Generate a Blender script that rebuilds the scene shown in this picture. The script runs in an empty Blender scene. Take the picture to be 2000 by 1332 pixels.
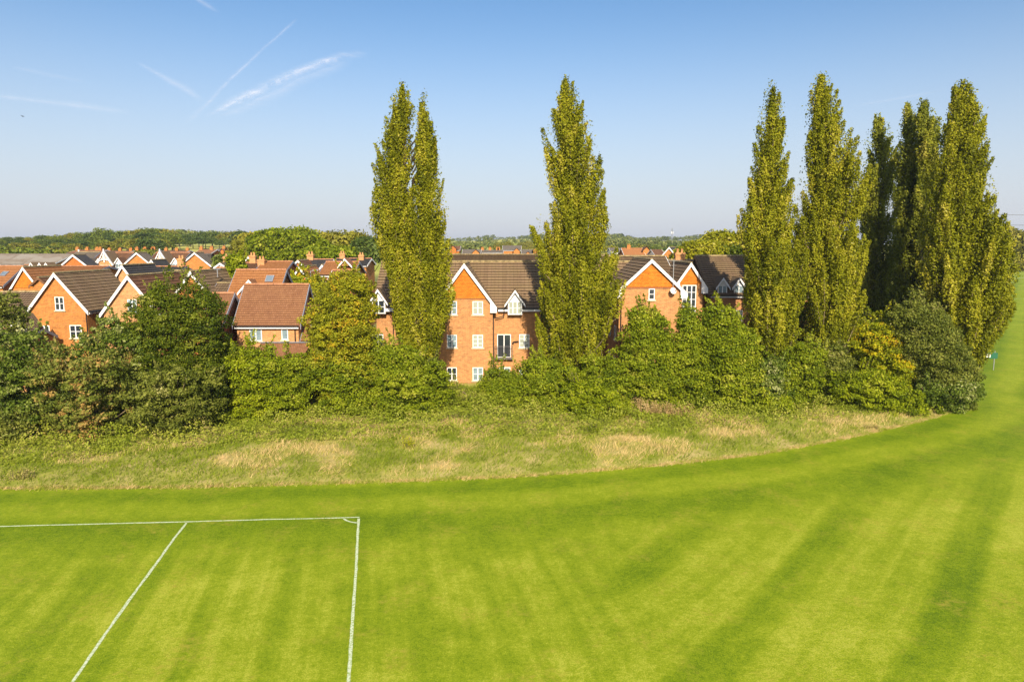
import bpy, math, random
import numpy as np
from mathutils import Vector, Matrix
R = math.radians
scene = bpy.context.scene
COL = scene.collection

# ------------------------------------------------------------------ camera, sky, sun, exposure
H = 11.6                      # camera height
F = 1350.0                    # focal length in photo pixels (photo 2000 x 1332)
YH = 483.0                    # horizon row in the photo
PITCH = math.atan((666 - YH) / F)
cam = bpy.data.cameras.new("camera"); camo = bpy.data.objects.new("camera", cam); COL.objects.link(camo)
camo.location = (0, 0, H); camo.rotation_euler = (math.pi/2 - PITCH, 0, 0)
cam.sensor_width = 36; cam.lens = 36 * F / 2000; cam.clip_start = 0.1; cam.clip_end = 40000
scene.camera = camo
SUN_EL, SUN_AZ = R(32), R(6)  # sun behind the camera, slightly to its right
sd = Vector((math.sin(SUN_AZ)*math.cos(SUN_EL), -math.cos(SUN_AZ)*math.cos(SUN_EL), math.sin(SUN_EL)))  # towards the sun
sl = bpy.data.lights.new("sun", 'SUN'); slo = bpy.data.objects.new("sun", sl); COL.objects.link(slo)
sl.energy = 4.6; sl.angle = R(0.5); sl.color = (1.0, 0.885, 0.70)
slo.rotation_euler = sd.to_track_quat('Z', 'Y').to_euler(); slo.location = (0, -50, 60)
w = bpy.data.worlds.new("World"); scene.world = w; w.use_nodes = True
nt = w.node_tree; nt.nodes.clear()
o_ = nt.nodes.new('ShaderNodeOutputWorld'); bg = nt.nodes.new('ShaderNodeBackground'); sk = nt.nodes.new('ShaderNodeTexSky')
sk.sky_type = 'NISHITA'; sk.sun_disc = False; sk.sun_elevation = SUN_EL; sk.sun_rotation = math.pi - SUN_AZ
sk.air_density = 1.0; sk.dust_density = 1.6; sk.ozone_density = 2.2; sk.altitude = 30
tc = nt.nodes.new('ShaderNodeTexCoord'); sx_ = nt.nodes.new('ShaderNodeSeparateXYZ'); nt.links.new(tc.outputs['Generated'], sx_.inputs[0])
mr_ = nt.nodes.new('ShaderNodeMapRange'); mr_.interpolation_type = 'SMOOTHSTEP'; mr_.inputs[1].default_value = -.02; mr_.inputs[2].default_value = .34; mr_.inputs[3].default_value = .85; mr_.inputs[4].default_value = 0.0
nt.links.new(sx_.outputs[2], mr_.inputs[0]); mx_ = nt.nodes.new('ShaderNodeMix'); mx_.data_type = 'RGBA'; nt.links.new(mr_.outputs[0], mx_.inputs[0]); hs_ = nt.nodes.new('ShaderNodeHueSaturation'); hs_.inputs['Saturation'].default_value = 1.18; nt.links.new(sk.outputs[0], hs_.inputs['Color']); nt.links.new(hs_.outputs[0], mx_.inputs[6]); mx_.inputs[7].default_value = (4.55, 4.72, 5.3, 1)   # hazy air low in the sky
nt.links.new(mx_.outputs[2], bg.inputs[0]); nt.links.new(bg.outputs[0], o_.inputs[0])
bg.inputs[1].default_value = 0.092
scene.view_settings.view_transform = 'Standard'; scene.view_settings.look = 'None'
scene.view_settings.exposure = 0.75; scene.view_settings.gamma = 1
scene.cycles.max_bounces = 5; scene.cycles.diffuse_bounces = 2; scene.cycles.transparent_max_bounces = 8
scene.cycles.volume_bounces = 0

# ------------------------------------------------------------------ photo pixel -> world
cp, sp = math.cos(PITCH), math.sin(PITCH)
def ray(px, py):
    u = (px - 1000) / F; v = (666 - py) / F
    return u, cp + v*sp, -sp + v*cp
def Zat(py, Y):
    d = ray(0, py); return H + Y * d[2] / d[1]
def Xat(px, Y, py=540):
    d = ray(px, py); return d[0] * Y / d[1]
def G(px, py, z=0.0):
    d = ray(px, py); t = (z - H) / d[2]; return (d[0]*t, d[1]*t)

# ------------------------------------------------------------------ numpy value noise
def _hash(ix, iy, seed):
    n = (ix * 374761393 + iy * 668265263 + seed * 1442695041) & 0xffffffff
    n = ((n ^ (n >> 13)) * 1274126177) & 0xffffffff
    return ((n ^ (n >> 16)) & 0xffff) / 65535.0
def vnoise(x, y, seed=0):
    x = np.asarray(x, dtype=float); y = np.asarray(y, dtype=float)
    ix = np.floor(x).astype(np.int64); iy = np.floor(y).astype(np.int64); fx = x - ix; fy = y - iy
    fx = fx*fx*(3-2*fx); fy = fy*fy*(3-2*fy)
    a = _hash(ix, iy, seed); b = _hash(ix+1, iy, seed); c = _hash(ix, iy+1, seed); d = _hash(ix+1, iy+1, seed)
    return (a*(1-fx)+b*fx)*(1-fy) + (c*(1-fx)+d*fx)*fy
def fbm(x, y, seed=0, o=3):
    s = 0; a = .5; t = 0
    for i in range(o):
        s = s + a*vnoise(np.asarray(x)*2**i, np.asarray(y)*2**i, seed+i); t += a; a *= .5
    return s / t
def sstep(a, b, x):
    t = np.clip((np.asarray(x, dtype=float)-a)/(b-a), 0, 1); return t*t*(3-2*t)

# ------------------------------------------------------------------ materials
def newmat(name):
    m = bpy.data.materials.new(name); m.use_nodes = True; t = m.node_tree; t.nodes.clear()
    out = t.nodes.new('ShaderNodeOutputMaterial'); return m, t, out
def N(t, typ, **kw):
    n = t.nodes.new(typ)
    for k, v in kw.items():
        if k == 'inp':
            for kk, vv in v.items(): n.inputs[kk].default_value = vv
        else: setattr(n, k, v)
    return n
def ramp(t, fac, stops):
    r = t.nodes.new('ShaderNodeValToRGB'); e = r.color_ramp.elements
    while len(e) < len(stops): e.new(0.5)
    for el, (p, c) in zip(e, stops): el.position = p; el.color = (*c, 1)
    t.links.new(fac, r.inputs[0]); return r.outputs[0]
def mixc(t, fac, a, b, mode='MIX'):
    m = t.nodes.new('ShaderNodeMix'); m.data_type = 'RGBA'; m.blend_type = mode
    for s, v in ((0, fac), (6, a), (7, b)):
        if hasattr(v, 'is_linked'): t.links.new(v, m.inputs[s])
        elif s == 0: m.inputs[0].default_value = v
        else: m.inputs[s].default_value = (*v, 1)
    return m.outputs[2]
def math_(t, op, a, b=None, c=None):
    n = t.nodes.new('ShaderNodeMath'); n.operation = op
    for i, v in enumerate((a, b, c)):
        if v is None: continue
        if hasattr(v, 'is_linked'): t.links.new(v, n.inputs[i])
        else: n.inputs[i].default_value = v
    return n.outputs[0]
def noise(t, vec, scale, detail=4, rough=.55, dist=0):
    n = N(t, 'ShaderNodeTexNoise', inp={'Scale': scale, 'Detail': detail, 'Roughness': rough, 'Distortion': dist})
    if vec is not None: t.links.new(vec, n.inputs['Vector'])
    return n.outputs['Fac']
def simple(name, col, rough=.6, var=0.0, scale=3.0, metal=0.0, spec=.5):
    m, t, out = newmat(name); b = N(t, 'ShaderNodeBsdfPrincipled', inp={'Roughness': rough, 'Metallic': metal, 'Specular IOR Level': spec})
    b.inputs['Base Color'].default_value = (*col, 1)
    if var:
        tc = N(t, 'ShaderNodeTexCoord'); f = noise(t, tc.outputs['Object'], scale)
        c = ramp(t, f, [(.3, tuple(x*(1-var) for x in col)), (.7, tuple(min(1, x*(1+var)) for x in col))])
        t.links.new(c, b.inputs['Base Color'])
    t.links.new(b.outputs[0], out.inputs[0]); return m
def brick(name, c1, c2, mortar, stain=.25):
    m, t, out = newmat(name); uv = N(t, 'ShaderNodeUVMap')
    bt = N(t, 'ShaderNodeTexBrick', inp={'Scale': 1.0, 'Brick Width': .30, 'Row Height': .10, 'Mortar Size': .010, 'Mortar Smooth': .3, 'Bias': -.1})
    bt.inputs['Color1'].default_value = (*c1, 1); bt.inputs['Color2'].default_value = (*c2, 1); bt.inputs['Mortar'].default_value = (*mortar, 1)
    t.links.new(uv.outputs[0], bt.inputs['Vector'])
    f1 = noise(t, uv.outputs[0], .6, 5, .6); f2 = noise(t, uv.outputs[0], 3.4, 4, .75)
    c = mixc(t, math_(t, 'MULTIPLY', ramp(t, f1, [(.42, (0,0,0)), (.75, (1,1,1))]), stain), bt.outputs['Color'], tuple(x*.55 for x in c1))
    c = mixc(t, math_(t, 'MULTIPLY', ramp(t, f2, [(.45, (0,0,0)), (.60, (1,1,1))]), .45), c, tuple(min(1, x*1.4) for x in c2))
    mp = N(t, 'ShaderNodeMapping'); mp.inputs['Scale'].default_value = (1.6, 6.5, 1); t.links.new(uv.outputs[0], mp.inputs[0]); f3 = noise(t, mp.outputs[0], 1.0, 4, .8)
    c = mixc(t, math_(t, 'MULTIPLY', ramp(t, f3, [(.52, (0,0,0)), (.62, (1,1,1))]), .45), c, (c1[0]*.45, c1[1]*.62, c1[2]*1.1))
    b = N(t, 'ShaderNodeBsdfPrincipled', inp={'Roughness': .9, 'Specular IOR Level': .2})
    t.links.new(c, b.inputs['Base Color'])
    bp = N(t, 'ShaderNodeBump', inp={'Strength': .4, 'Distance': .01}); t.links.new(bt.outputs['Fac'], bp.inputs['Height']); bp.invert = True
    t.links.new(bp.outputs[0], b.inputs['Normal'])
    t.links.new(b.outputs[0], out.inputs[0]); return m
def tiles(name, c1, c2, dark, bw=.3, rh=.33, moss=(.3, .26, .12), mossamt=.3, mort=.02, spot=None):
    m, t, out = newmat(name); uv = N(t, 'ShaderNodeUVMap')
    bt = N(t, 'ShaderNodeTexBrick', inp={'Scale': 1.0, 'Brick Width': bw, 'Row Height': rh, 'Mortar Size': mort, 'Mortar Smooth': .2, 'Bias': 0})
    bt.inputs['Color1'].default_value = (*c1, 1); bt.inputs['Color2'].default_value = (*c2, 1); bt.inputs['Mortar'].default_value = (*dark, 1)
    t.links.new(uv.outputs[0], bt.inputs['Vector'])
    f1 = noise(t, uv.outputs[0], .9, 5, .65); f2 = noise(t, uv.outputs[0], 9, 3, .7); f3 = noise(t, uv.outputs[0], 3.3, 2, .6)
    c = mixc(t, math_(t, 'MULTIPLY', ramp(t, f1, [(.4, (0,0,0)), (.7, (1,1,1))]), mossamt), bt.outputs['Color'], moss)
    c = mixc(t, math_(t, 'MULTIPLY', ramp(t, f2, [(.6, (0,0,0)), (.68, (1,1,1))]), .45), c, tuple(min(1, x*1.9) for x in c2))
    c = mixc(t, math_(t, 'MULTIPLY', ramp(t, f3, [(.62, (0,0,0)), (.72, (1,1,1))]), .6), c, tuple(x*.4 for x in c1))
    b = N(t, 'ShaderNodeBsdfPrincipled', inp={'Roughness': .85, 'Specular IOR Level': .25})
    t.links.new(c, b.inputs['Base Color']); t.links.new(b.outputs[0], out.inputs[0]); return m
def leaf(name, stops, trans=.3, scale=.5, rough=.5):
    m, t, out = newmat(name); at = N(t, 'ShaderNodeAttribute', attribute_name='tone')
    g = N(t, 'ShaderNodeNewGeometry'); f = noise(t, g.outputs['Position'], scale, 4, .7)
    s = math_(t, 'ADD', math_(t, 'MULTIPLY', at.outputs['Fac'], .75), math_(t, 'MULTIPLY', math_(t, 'SUBTRACT', f, .5), 1.35))
    c = ramp(t, math_(t, 'ADD', s, .12), stops)
    b = N(t, 'ShaderNodeBsdfPrincipled', inp={'Roughness': rough, 'Specular IOR Level': .12})
    tr = N(t, 'ShaderNodeBsdfTranslucent'); mx = N(t, 'ShaderNodeMixShader', inp={0: trans})
    t.links.new(c, b.inputs['Base Color']); t.links.new(c, tr.inputs[0])
    t.links.new(b.outputs[0], mx.inputs[1]); t.links.new(tr.outputs[0], mx.inputs[2]); t.links.new(mx.outputs[0], out.inputs[0]); return m

M = {}
M['brick'] = brick('orange_brick', (.36,.125,.025), (.47,.185,.045), (.44,.26,.11))
M['brick_pale'] = brick('buff_orange_brick', (.42,.185,.065), (.52,.26,.105), (.48,.34,.18), .3)
M['brick_flat'] = brick('salmon_brick', (.38,.160,.055), (.50,.235,.088), (.48,.32,.16), .35)
M['brick_deep'] = brick('deep_orange_brick', (.36,.100,.018), (.44,.145,.030), (.38,.19,.07), .2)
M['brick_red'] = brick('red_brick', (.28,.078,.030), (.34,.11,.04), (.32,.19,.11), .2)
M['hang'] = tiles('orange_hung_tile', (.46,.135,.010), (.58,.20,.018), (.26,.07,.008), .17, .12, (.36,.13,.02), .25, .008)
M['hang2'] = tiles('dull_orange_hung_tile', (.34,.095,.012), (.40,.125,.016), (.20,.06,.01), .17, .12, (.28,.10,.02), .2, .008)
M['roof_brown'] = tiles('brown_roof_tile', (.185,.118,.066), (.23,.15,.086), (.105,.066,.038), .33, 40, (.20,.155,.06), .4, .012)
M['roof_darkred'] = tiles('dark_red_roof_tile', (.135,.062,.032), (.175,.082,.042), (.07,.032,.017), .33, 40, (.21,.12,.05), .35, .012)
M['roof_taupe'] = tiles('taupe_pan_tile', (.17,.112,.070), (.22,.148,.095), (.075,.045,.028), .24, 40, (.26,.20,.09), .35, .035)
M['roof_red'] = tiles('red_plain_tile', (.215,.095,.044), (.28,.132,.064), (.12,.046,.022), .17, .22, (.27,.13,.055), .5, .010)
M['roof_orange'] = tiles('orange_plain_tile', (.31,.125,.040), (.39,.170,.060), (.20,.07,.025), .17, .22, (.36,.16,.06), .4, .010)
M['roof_slate'] = tiles('dark_slate', (.042,.040,.044), (.060,.056,.060), (.020,.020,.022), .3, .25, (.09,.085,.05), .4, .01)
M['roof_grey'] = tiles('grey_tile', (.12,.098,.080), (.155,.128,.105), (.07,.058,.045), .3, .3, (.18,.15,.09), .4, .012)
M['white'] = simple('white_paint', (.80,.79,.77), .45, .05, 4)
M['upvc'] = simple('white_frame_plastic', (.82,.82,.80), .3)
M['sill'] = simple('cream_stone_sill', (.62,.50,.32), .8, .12, 6)
M['black'] = simple('black_gutter_plastic', (.018,.017,.018), .35)
M['grey_board'] = simple('blue_grey_board', (.22,.24,.29), .5)
M['lead'] = simple('lead_flashing', (.23,.24,.27), .5, .15, 5)
M['glass'] = simple('dark_window_glass', (.025,.032,.038), .06, 0, 1, 0, .9)
M['blue_glass'] = simple('curtained_window_glass', (.20,.27,.30), .15, .25, 2.5, 0, .8)
M['blind'] = simple('pale_blind_behind_glass', (.34,.36,.29), .25, .12, 3, 0, .7)
M['skyglass'] = simple('rooflight_glass', (.22,.28,.33), .08, 0, 1, .3, .9)
M['metal'] = simple('galvanised_steel', (.42,.43,.44), .4, .1, 5, .7)
M['dishwhite'] = simple('satellite_dish_grey', (.68,.66,.62), .5)
M['terracotta'] = simple('terracotta_pot', (.60,.26,.10), .8, .15, 8)
M['ridge'] = simple('ridge_tile_with_lichen', (.24,.18,.08), .9, .5, 4)
M['ridge_red'] = simple('red_ridge_tile', (.36,.16,.075), .9, .35, 5)
M['bark'] = simple('grey_brown_bark', (.19,.14,.075), .95, .35, 4)
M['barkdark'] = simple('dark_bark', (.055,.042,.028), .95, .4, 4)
M['cable'] = simple('steel_cable', (.12,.12,.13), .5)
M['bird'] = simple('dark_feather', (.03,.03,.03), .8)
M['shed'] = None
def shedmat():
    m, t, out = newmat('weathered_cement_sheet'); uv = N(t, 'ShaderNodeUVMap')
    f = noise(t, uv.outputs[0], .12, 5, .6); f2 = noise(t, uv.outputs[0], .7, 4, .6)
    wv = N(t, 'ShaderNodeTexWave', inp={'Scale': .9, 'Distortion': .4}); t.links.new(uv.outputs[0], wv.inputs['Vector'])
    c = ramp(t, f, [(.44, (.25,.215,.17)), (.50, (.15,.10,.06)), (.56, (.22,.18,.135))])
    c = mixc(t, math_(t, 'MULTIPLY', f2, .5), c, (.36,.32,.26)); c = mixc(t, math_(t, 'MULTIPLY', wv.outputs['Fac'], .12), c, (.1,.085,.07))
    b = N(t, 'ShaderNodeBsdfPrincipled', inp={'Roughness': .9}); t.links.new(c, b.inputs['Base Color']); t.links.new(b.outputs[0], out.inputs[0]); return m
M['shed'] = shedmat()
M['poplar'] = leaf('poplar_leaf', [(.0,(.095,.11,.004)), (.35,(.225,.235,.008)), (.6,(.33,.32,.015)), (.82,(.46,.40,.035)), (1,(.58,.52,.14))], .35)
M['poplar_dim'] = leaf('shade_toned_poplar_leaf', [(.0,(.11,.135,.012)), (.4,(.23,.25,.022)), (.7,(.34,.34,.03)), (1,(.46,.40,.07))], .4)  # copy of the poplar leaf, shade of the back trees tuned into its colour
M['green'] = leaf('maple_leaf', [(.0,(.045,.075,.007)), (.35,(.11,.16,.015)), (.60,(.20,.25,.035)), (.80,(.34,.36,.11)), (1,(.54,.52,.26))], .35)
M['greenred'] = leaf('turning_maple_leaf', [(.0,(.055,.08,.01)), (.3,(.14,.17,.02)), (.55,(.25,.265,.05)), (.75,(.40,.28,.08)), (1,(.56,.29,.09))], .35)
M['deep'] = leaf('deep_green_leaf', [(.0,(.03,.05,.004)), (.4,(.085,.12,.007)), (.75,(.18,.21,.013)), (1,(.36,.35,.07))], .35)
M['mid'] = leaf('hedge_leaf', [(.0,(.075,.11,.005)), (.4,(.18,.23,.009)), (.75,(.30,.335,.015)), (1,(.46,.43,.07))], .35)
M['lime'] = leaf('lime_leaf', [(.0,(.075,.11,.004)), (.40,(.20,.25,.007)), (.75,(.34,.38,.012)), (1,(.48,.46,.06))], .35)
M['orange'] = leaf('turning_rowan_leaf', [(.0,(.10,.11,.006)), (.35,(.25,.26,.012)), (.66,(.36,.35,.018)), (.87,(.50,.33,.018)), (1,(.60,.36,.03))], .35)
M['yellow'] = leaf('yellow_autumn_leaf', [(.0,(.11,.13,.005)), (.4,(.26,.30,.010)), (.68,(.42,.40,.012)), (.88,(.60,.44,.014)), (1,(.62,.35,.02))], .35)
M['olive'] = leaf('dusty_green_leaf', [(.0,(.06,.08,.010)), (.45,(.155,.18,.024)), (.8,(.26,.27,.045)), (1,(.40,.37,.12))], .35)
M['far1'] = leaf('woodland_leaf', [(.0,(.05,.075,.008)), (.5,(.14,.18,.018)), (1,(.27,.29,.04))], .15, .12)
M['far2'] = leaf('woodland_olive_leaf', [(.0,(.08,.085,.008)), (.5,(.20,.195,.018)), (1,(.34,.29,.04))], .15, .12)
M['far3'] = leaf('woodland_dark_leaf', [(.0,(.03,.05,.008)), (.5,(.08,.12,.018)), (1,(.17,.20,.04))], .15, .12)
M['farhill'] = leaf('distant_wood_leaf', [(.0,(.05,.07,.012)), (.5,(.13,.155,.03)), (1,(.26,.25,.07))], .1, .02)
M['bramble'] = leaf('bramble_leaf', [(.0,(.10,.13,.008)), (.35,(.20,.24,.016)), (.65,(.30,.31,.04)), (.85,(.44,.36,.12)), (1,(.54,.37,.19))], .25, .35)
M['rust'] = leaf('dead_rust_stem', [(.0,(.26,.085,.03)), (1,(.50,.20,.09))], .1)
M['straw'] = leaf('dry_straw_stem', [(.0,(.30,.20,.07)), (1,(.60,.44,.20))], .1)

# ------------------------------------------------------------------ mesh helpers
def autouv(me):
    n = len(me.loops)
    if n == 0: return
    uvl = me.uv_layers.new(name='UVMap')
    vi = np.empty(n, np.int32); me.loops.foreach_get('vertex_index', vi)
    co = np.empty(len(me.vertices)*3); me.vertices.foreach_get('co', co); co = co.reshape(-1, 3)
    nf = len(me.polygons); ls = np.empty(nf, np.int32); lt = np.empty(nf, np.int32); nr = np.empty(nf*3)
    me.polygons.foreach_get('loop_start', ls); me.polygons.foreach_get('loop_total', lt); me.polygons.foreach_get('normal', nr); nr = nr.reshape(-1, 3)
    t = np.stack([-nr[:,1], nr[:,0], np.zeros(nf)], 1); ln = np.linalg.norm(t, axis=1)
    flat = ln < .05; t[flat] = (1, 0, 0); ln[flat] = 1; t /= ln[:, None]
    b = np.cross(nr, t); fi = np.repeat(np.arange(nf), lt)
    p = co[vi]; uv = np.empty((n, 2)); uv[:, 0] = (p*t[fi]).sum(1); uv[:, 1] = (p*b[fi]).sum(1)
    uvl.data.foreach_set('uv', uv.ravel())
class MB:
    def __init__(s): s.v = []; s.f = []
    def quad(s, *p):
        i = len(s.v); s.v += [tuple(q) for q in p]; s.f.append(tuple(range(i, i+len(p)))); return s
    def box(s, x0, x1, y0, y1, z0, z1):
        i = len(s.v); s.v += [(x0,y0,z0),(x1,y0,z0),(x1,y1,z0),(x0,y1,z0),(x0,y0,z1),(x1,y0,z1),(x1,y1,z1),(x0,y1,z1)]
        s.f += [tuple(i+k for k in q) for q in ((0,3,2,1),(4,5,6,7),(0,1,5,4),(1,2,6,5),(2,3,7,6),(3,0,4,7))]; return s
    def prism(s, poly, y0, y1):           # poly: (x, z) seen from -Y, counter-clockwise
        i = len(s.v); n = len(poly); s.v += [(x, y0, z) for x, z in poly] + [(x, y1, z) for x, z in poly]
        s.f.append(tuple(range(i, i+n))); s.f.append(tuple(range(i+2*n-1, i+n-1, -1)))
        for k in range(n): a, b = i+k, i+(k+1) % n; s.f.append((b, a, a+n, b+n))
        return s
    def beam(s, p, q, w, h, up=(0,0,1)):  # slanted board from p to q
        p = Vector(p); q = Vector(q); d = (q-p).normalized(); u = Vector(up); sdv = d.cross(u).normalized()*w/2; uu = sdv.cross(d).normalized()*h/2
        i = len(s.v)
        for c in (p, q):
            for a, b in ((-1,-1),(1,-1),(1,1),(-1,1)): s.v.append(tuple(c + sdv*a + uu*b))
        s.f += [tuple(i+k for k in qd) for qd in ((0,1,2,3),(7,6,5,4),(0,4,5,1),(1,5,6,2),(2,6,7,3),(3,7,4,0))]; return s
    def tube(s, pts, rad, n=6):
        i0 = len(s.v); pts = [Vector(p) for p in pts]
        for k, p in enumerate(pts):
            d = (pts[min(k+1, len(pts)-1)] - pts[max(k-1, 0)]).normalized()
            a = d.cross(Vector((0,1,0)) if abs(d.y) < .9 else Vector((1,0,0))).normalized(); b = d.cross(a)
            r = rad[k] if hasattr(rad, '__len__') else rad
            for j in range(n): t = 2*math.pi*j/n; s.v.append(tuple(p + a*math.cos(t)*r + b*math.sin(t)*r))
        for k in range(len(pts)-1):
            for j in range(n): a = i0+k*n+j; b = i0+k*n+(j+1) % n; s.f.append((a, b, b+n, a+n))
        s.f.append(tuple(i0+j for j in range(n))[::-1]); s.f.append(tuple(i0+(len(pts)-1)*n+j for j in range(n))); return s
    def build(s, name, mat, parent=None, xf=None, smooth=False):
        me = bpy.data.meshes.new(name); v = s.v
        if xf is not None: v = [xf(p) for p in v]
        me.from_pydata(v, [], s.f)
        me.update(); autouv(me); me.materials.append(mat if not isinstance(mat, str) else M[mat])
        if smooth: me.polygons.foreach_set('use_smooth', [True]*len(me.polygons))
        o = bpy.data.objects.new(name, me); COL.objects.link(o)
        if parent is not None: o.parent = parent
        return o
def tag(o, label=None, cat=None, group=None, kind=None):
    if label: o['label'] = label
    if cat: o['category'] = cat
    if group: o['group'] = group
    if kind: o['kind'] = kind
    return o
def thing(name, label, cat, loc=(0,0,0), rz=0, group=None):
    o = bpy.data.objects.new(name, None); COL.objects.link(o); o.location = loc; o.rotation_euler = (0,0,rz); o.empty_display_size = .5
    return tag(o, label, cat, group)
def npmesh(name, co, nper, tone, mat, parent=None):
    """co: (F*nper, 3) loose faces of nper corners, tone per face"""
    me = bpy.data.meshes.new(name); nv = len(co); nf = nv // nper
    me.vertices.add(nv); me.vertices.foreach_set('co', np.ascontiguousarray(co, dtype=np.float32).ravel())
    me.loops.add(nv); me.loops.foreach_set('vertex_index', np.arange(nv, dtype=np.int32))
    me.polygons.add(nf); me.polygons.foreach_set('loop_start', np.arange(0, nv, nper, dtype=np.int32))
    try: me.polygons.foreach_set('loop_total', np.full(nf, nper, np.int32))
    except Exception: pass
    me.update(calc_edges=True)
    a = me.attributes.new('tone', 'FLOAT', 'FACE'); a.data.foreach_set('value', np.clip(tone, 0, 1).astype(np.float32))
    me.materials.append(M[mat] if isinstance(mat, str) else mat)
    o = bpy.data.objects.new(name, me); COL.objects.link(o)
    if parent is not None: o.parent = parent
    return o

# ------------------------------------------------------------------ terrain
def terrain(x, y):
    x = np.asarray(x, dtype=float); y = np.asarray(y, dtype=float)
    r = x / np.maximum(y, 30)
    left = np.interp(y, [0,95,180,250,330,500,900,1400,3000], [0,0,2.2,9.5,12.5,12,16,20,10])
    cen = np.interp(y, [0,95,180,260,500,800,1100,1500,3000], [0,0,2.2,3.5,9.5,17,22,22,10])
    rgt = np.interp(y, [0,300,420,800,1100,3000], [0,0,1.5,8,14,10])
    a = sstep(-.36, -.24, r); b = sstep(.30, .48, r)
    z = (left*(1-a) + cen*a)*(1-b) + rgt*b
    return z + (fbm(x/90, y/90, 5)-.5)*np.interp(y, [0,140,300,1000], [0,0,1.5,8])
def tz(x, y): return float(terrain(x, y))
def grid_obj(name, xs, ys, zf, mat, keep=None, attr=None, kind='structure'):
    X, Y = np.meshgrid(xs, ys); Z = zf(X, Y); nx, ny = len(xs), len(ys)
    v = np.stack([X, Y, Z], 2).reshape(-1, 3)
    i = (np.arange(ny-1)[:, None]*nx + np.arange(nx-1)[None, :]).ravel()
    f = np.stack([i, i+1, i+nx+1, i+nx], 1)
    if keep is not None: c = v[f].mean(1); f = f[keep(c[:, 0], c[:, 1])]
    me = bpy.data.meshes.new(name); me.from_pydata(v.tolist(), [], f.tolist()); me.update()
    if attr:
        for k, vals in attr(v[:, 0], v[:, 1]).items(): a = me.attributes.new(k, 'FLOAT', 'POINT'); a.data.foreach_set('value', vals.astype(np.float32))
    me.polygons.foreach_set('use_smooth', [True]*len(me.polygons))
    me.materials.append(mat); o = bpy.data.objects.new(name, me); COL.objects.link(o); tag(o, kind=kind); return o
def groundmat():
    m, t, out = newmat('rough_ground'); g = N(t, 'ShaderNodeNewGeometry'); p = g.outputs['Position']
    f = noise(t, p, .05, 5, .6); f2 = noise(t, p, .9, 4, .6)
    c = ramp(t, f, [(.38, (.10,.13,.02)), (.5, (.20,.20,.05)), (.62, (.12,.14,.03))])
    c = mixc(t, math_(t, 'MULTIPLY', f2, .4), c, (.20,.17,.08))
    sy = N(t, 'ShaderNodeSeparateXYZ'); t.links.new(p, sy.inputs[0]); mr = N(t, 'ShaderNodeMapRange', interpolation_type='SMOOTHSTEP', inp={1: 200, 2: 235}); t.links.new(sy.outputs[1], mr.inputs[0])
    c = mixc(t, mr.outputs[0], c, ramp(t, noise(t, p, .012, 3), [(.4, (.30,.33,.035)), (.6, (.45,.42,.10))]))
    b = N(t, 'ShaderNodeBsdfPrincipled', inp={'Roughness': .95, 'Specular IOR Level': .1}); t.links.new(c, b.inputs['Base Color']); t.links.new(b.outputs[0], out.inputs[0]); return m
def spaced(a, b, n, p): return a + (b-a)*np.linspace(0, 1, n)**p
xs = np.concatenate([-spaced(0, 1, 60, 1.6)[::-1]*2200, spaced(0, 1, 60, 1.6)[1:]*2200])
grid_obj('ground', xs, spaced(-60, 2900, 130, 1.9), lambda x, y: terrain(x, y) - .03, groundmat())

# edge of the mown field in the photo, walked left to right
EDGE = [(-300,962),(0,955),(200,954),(400,951),(600,946),(800,940),(1000,932),(1100,925),(1200,917),(1300,908),(1400,897),(1500,885),(1600,866),(1700,846),(1800,822),(1860,803),(1884,788),(1886,778),(1872,768),(1870,755),(1890,740),(1905,715),(1925,670),(1945,620),(1960,585),(1975,550),(1985,530)]
EW = np.array([G(*p) for p in EDGE])
TURN = 17                                   # index where the edge turns back behind the trees
def edge_dist(x, y):
    d = np.full(np.shape(x), 1e9)
    for a, b in zip(EW[:-1], EW[1:]):
        ab = b-a; t = np.clip(((x-a[0])*ab[0] + (y-a[1])*ab[1])/(ab@ab), 0, 1)
        d = np.minimum(d, np.hypot(x-a[0]-t*ab[0], y-a[1]-t*ab[1]))
    return d
_poly = np.vstack([EW, [[200, EW[-1,1]], [400, EW[-1,1]], [400, -20], [-60, -20], [-60, EW[0,1]]]])
def in_mown(x, y):
    x = np.asarray(x); y = np.asarray(y); ins = np.zeros(x.shape, bool); n = len(_poly)
    for k in range(n):
        x1, y1 = _poly[k]; x2, y2 = _poly[(k+1) % n]
        c = ((y1 > y) != (y2 > y)) & (x < (x2-x1)*(y-y1)/((y2-y1) or 1e-9) + x1); ins ^= c
    return ins
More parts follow.
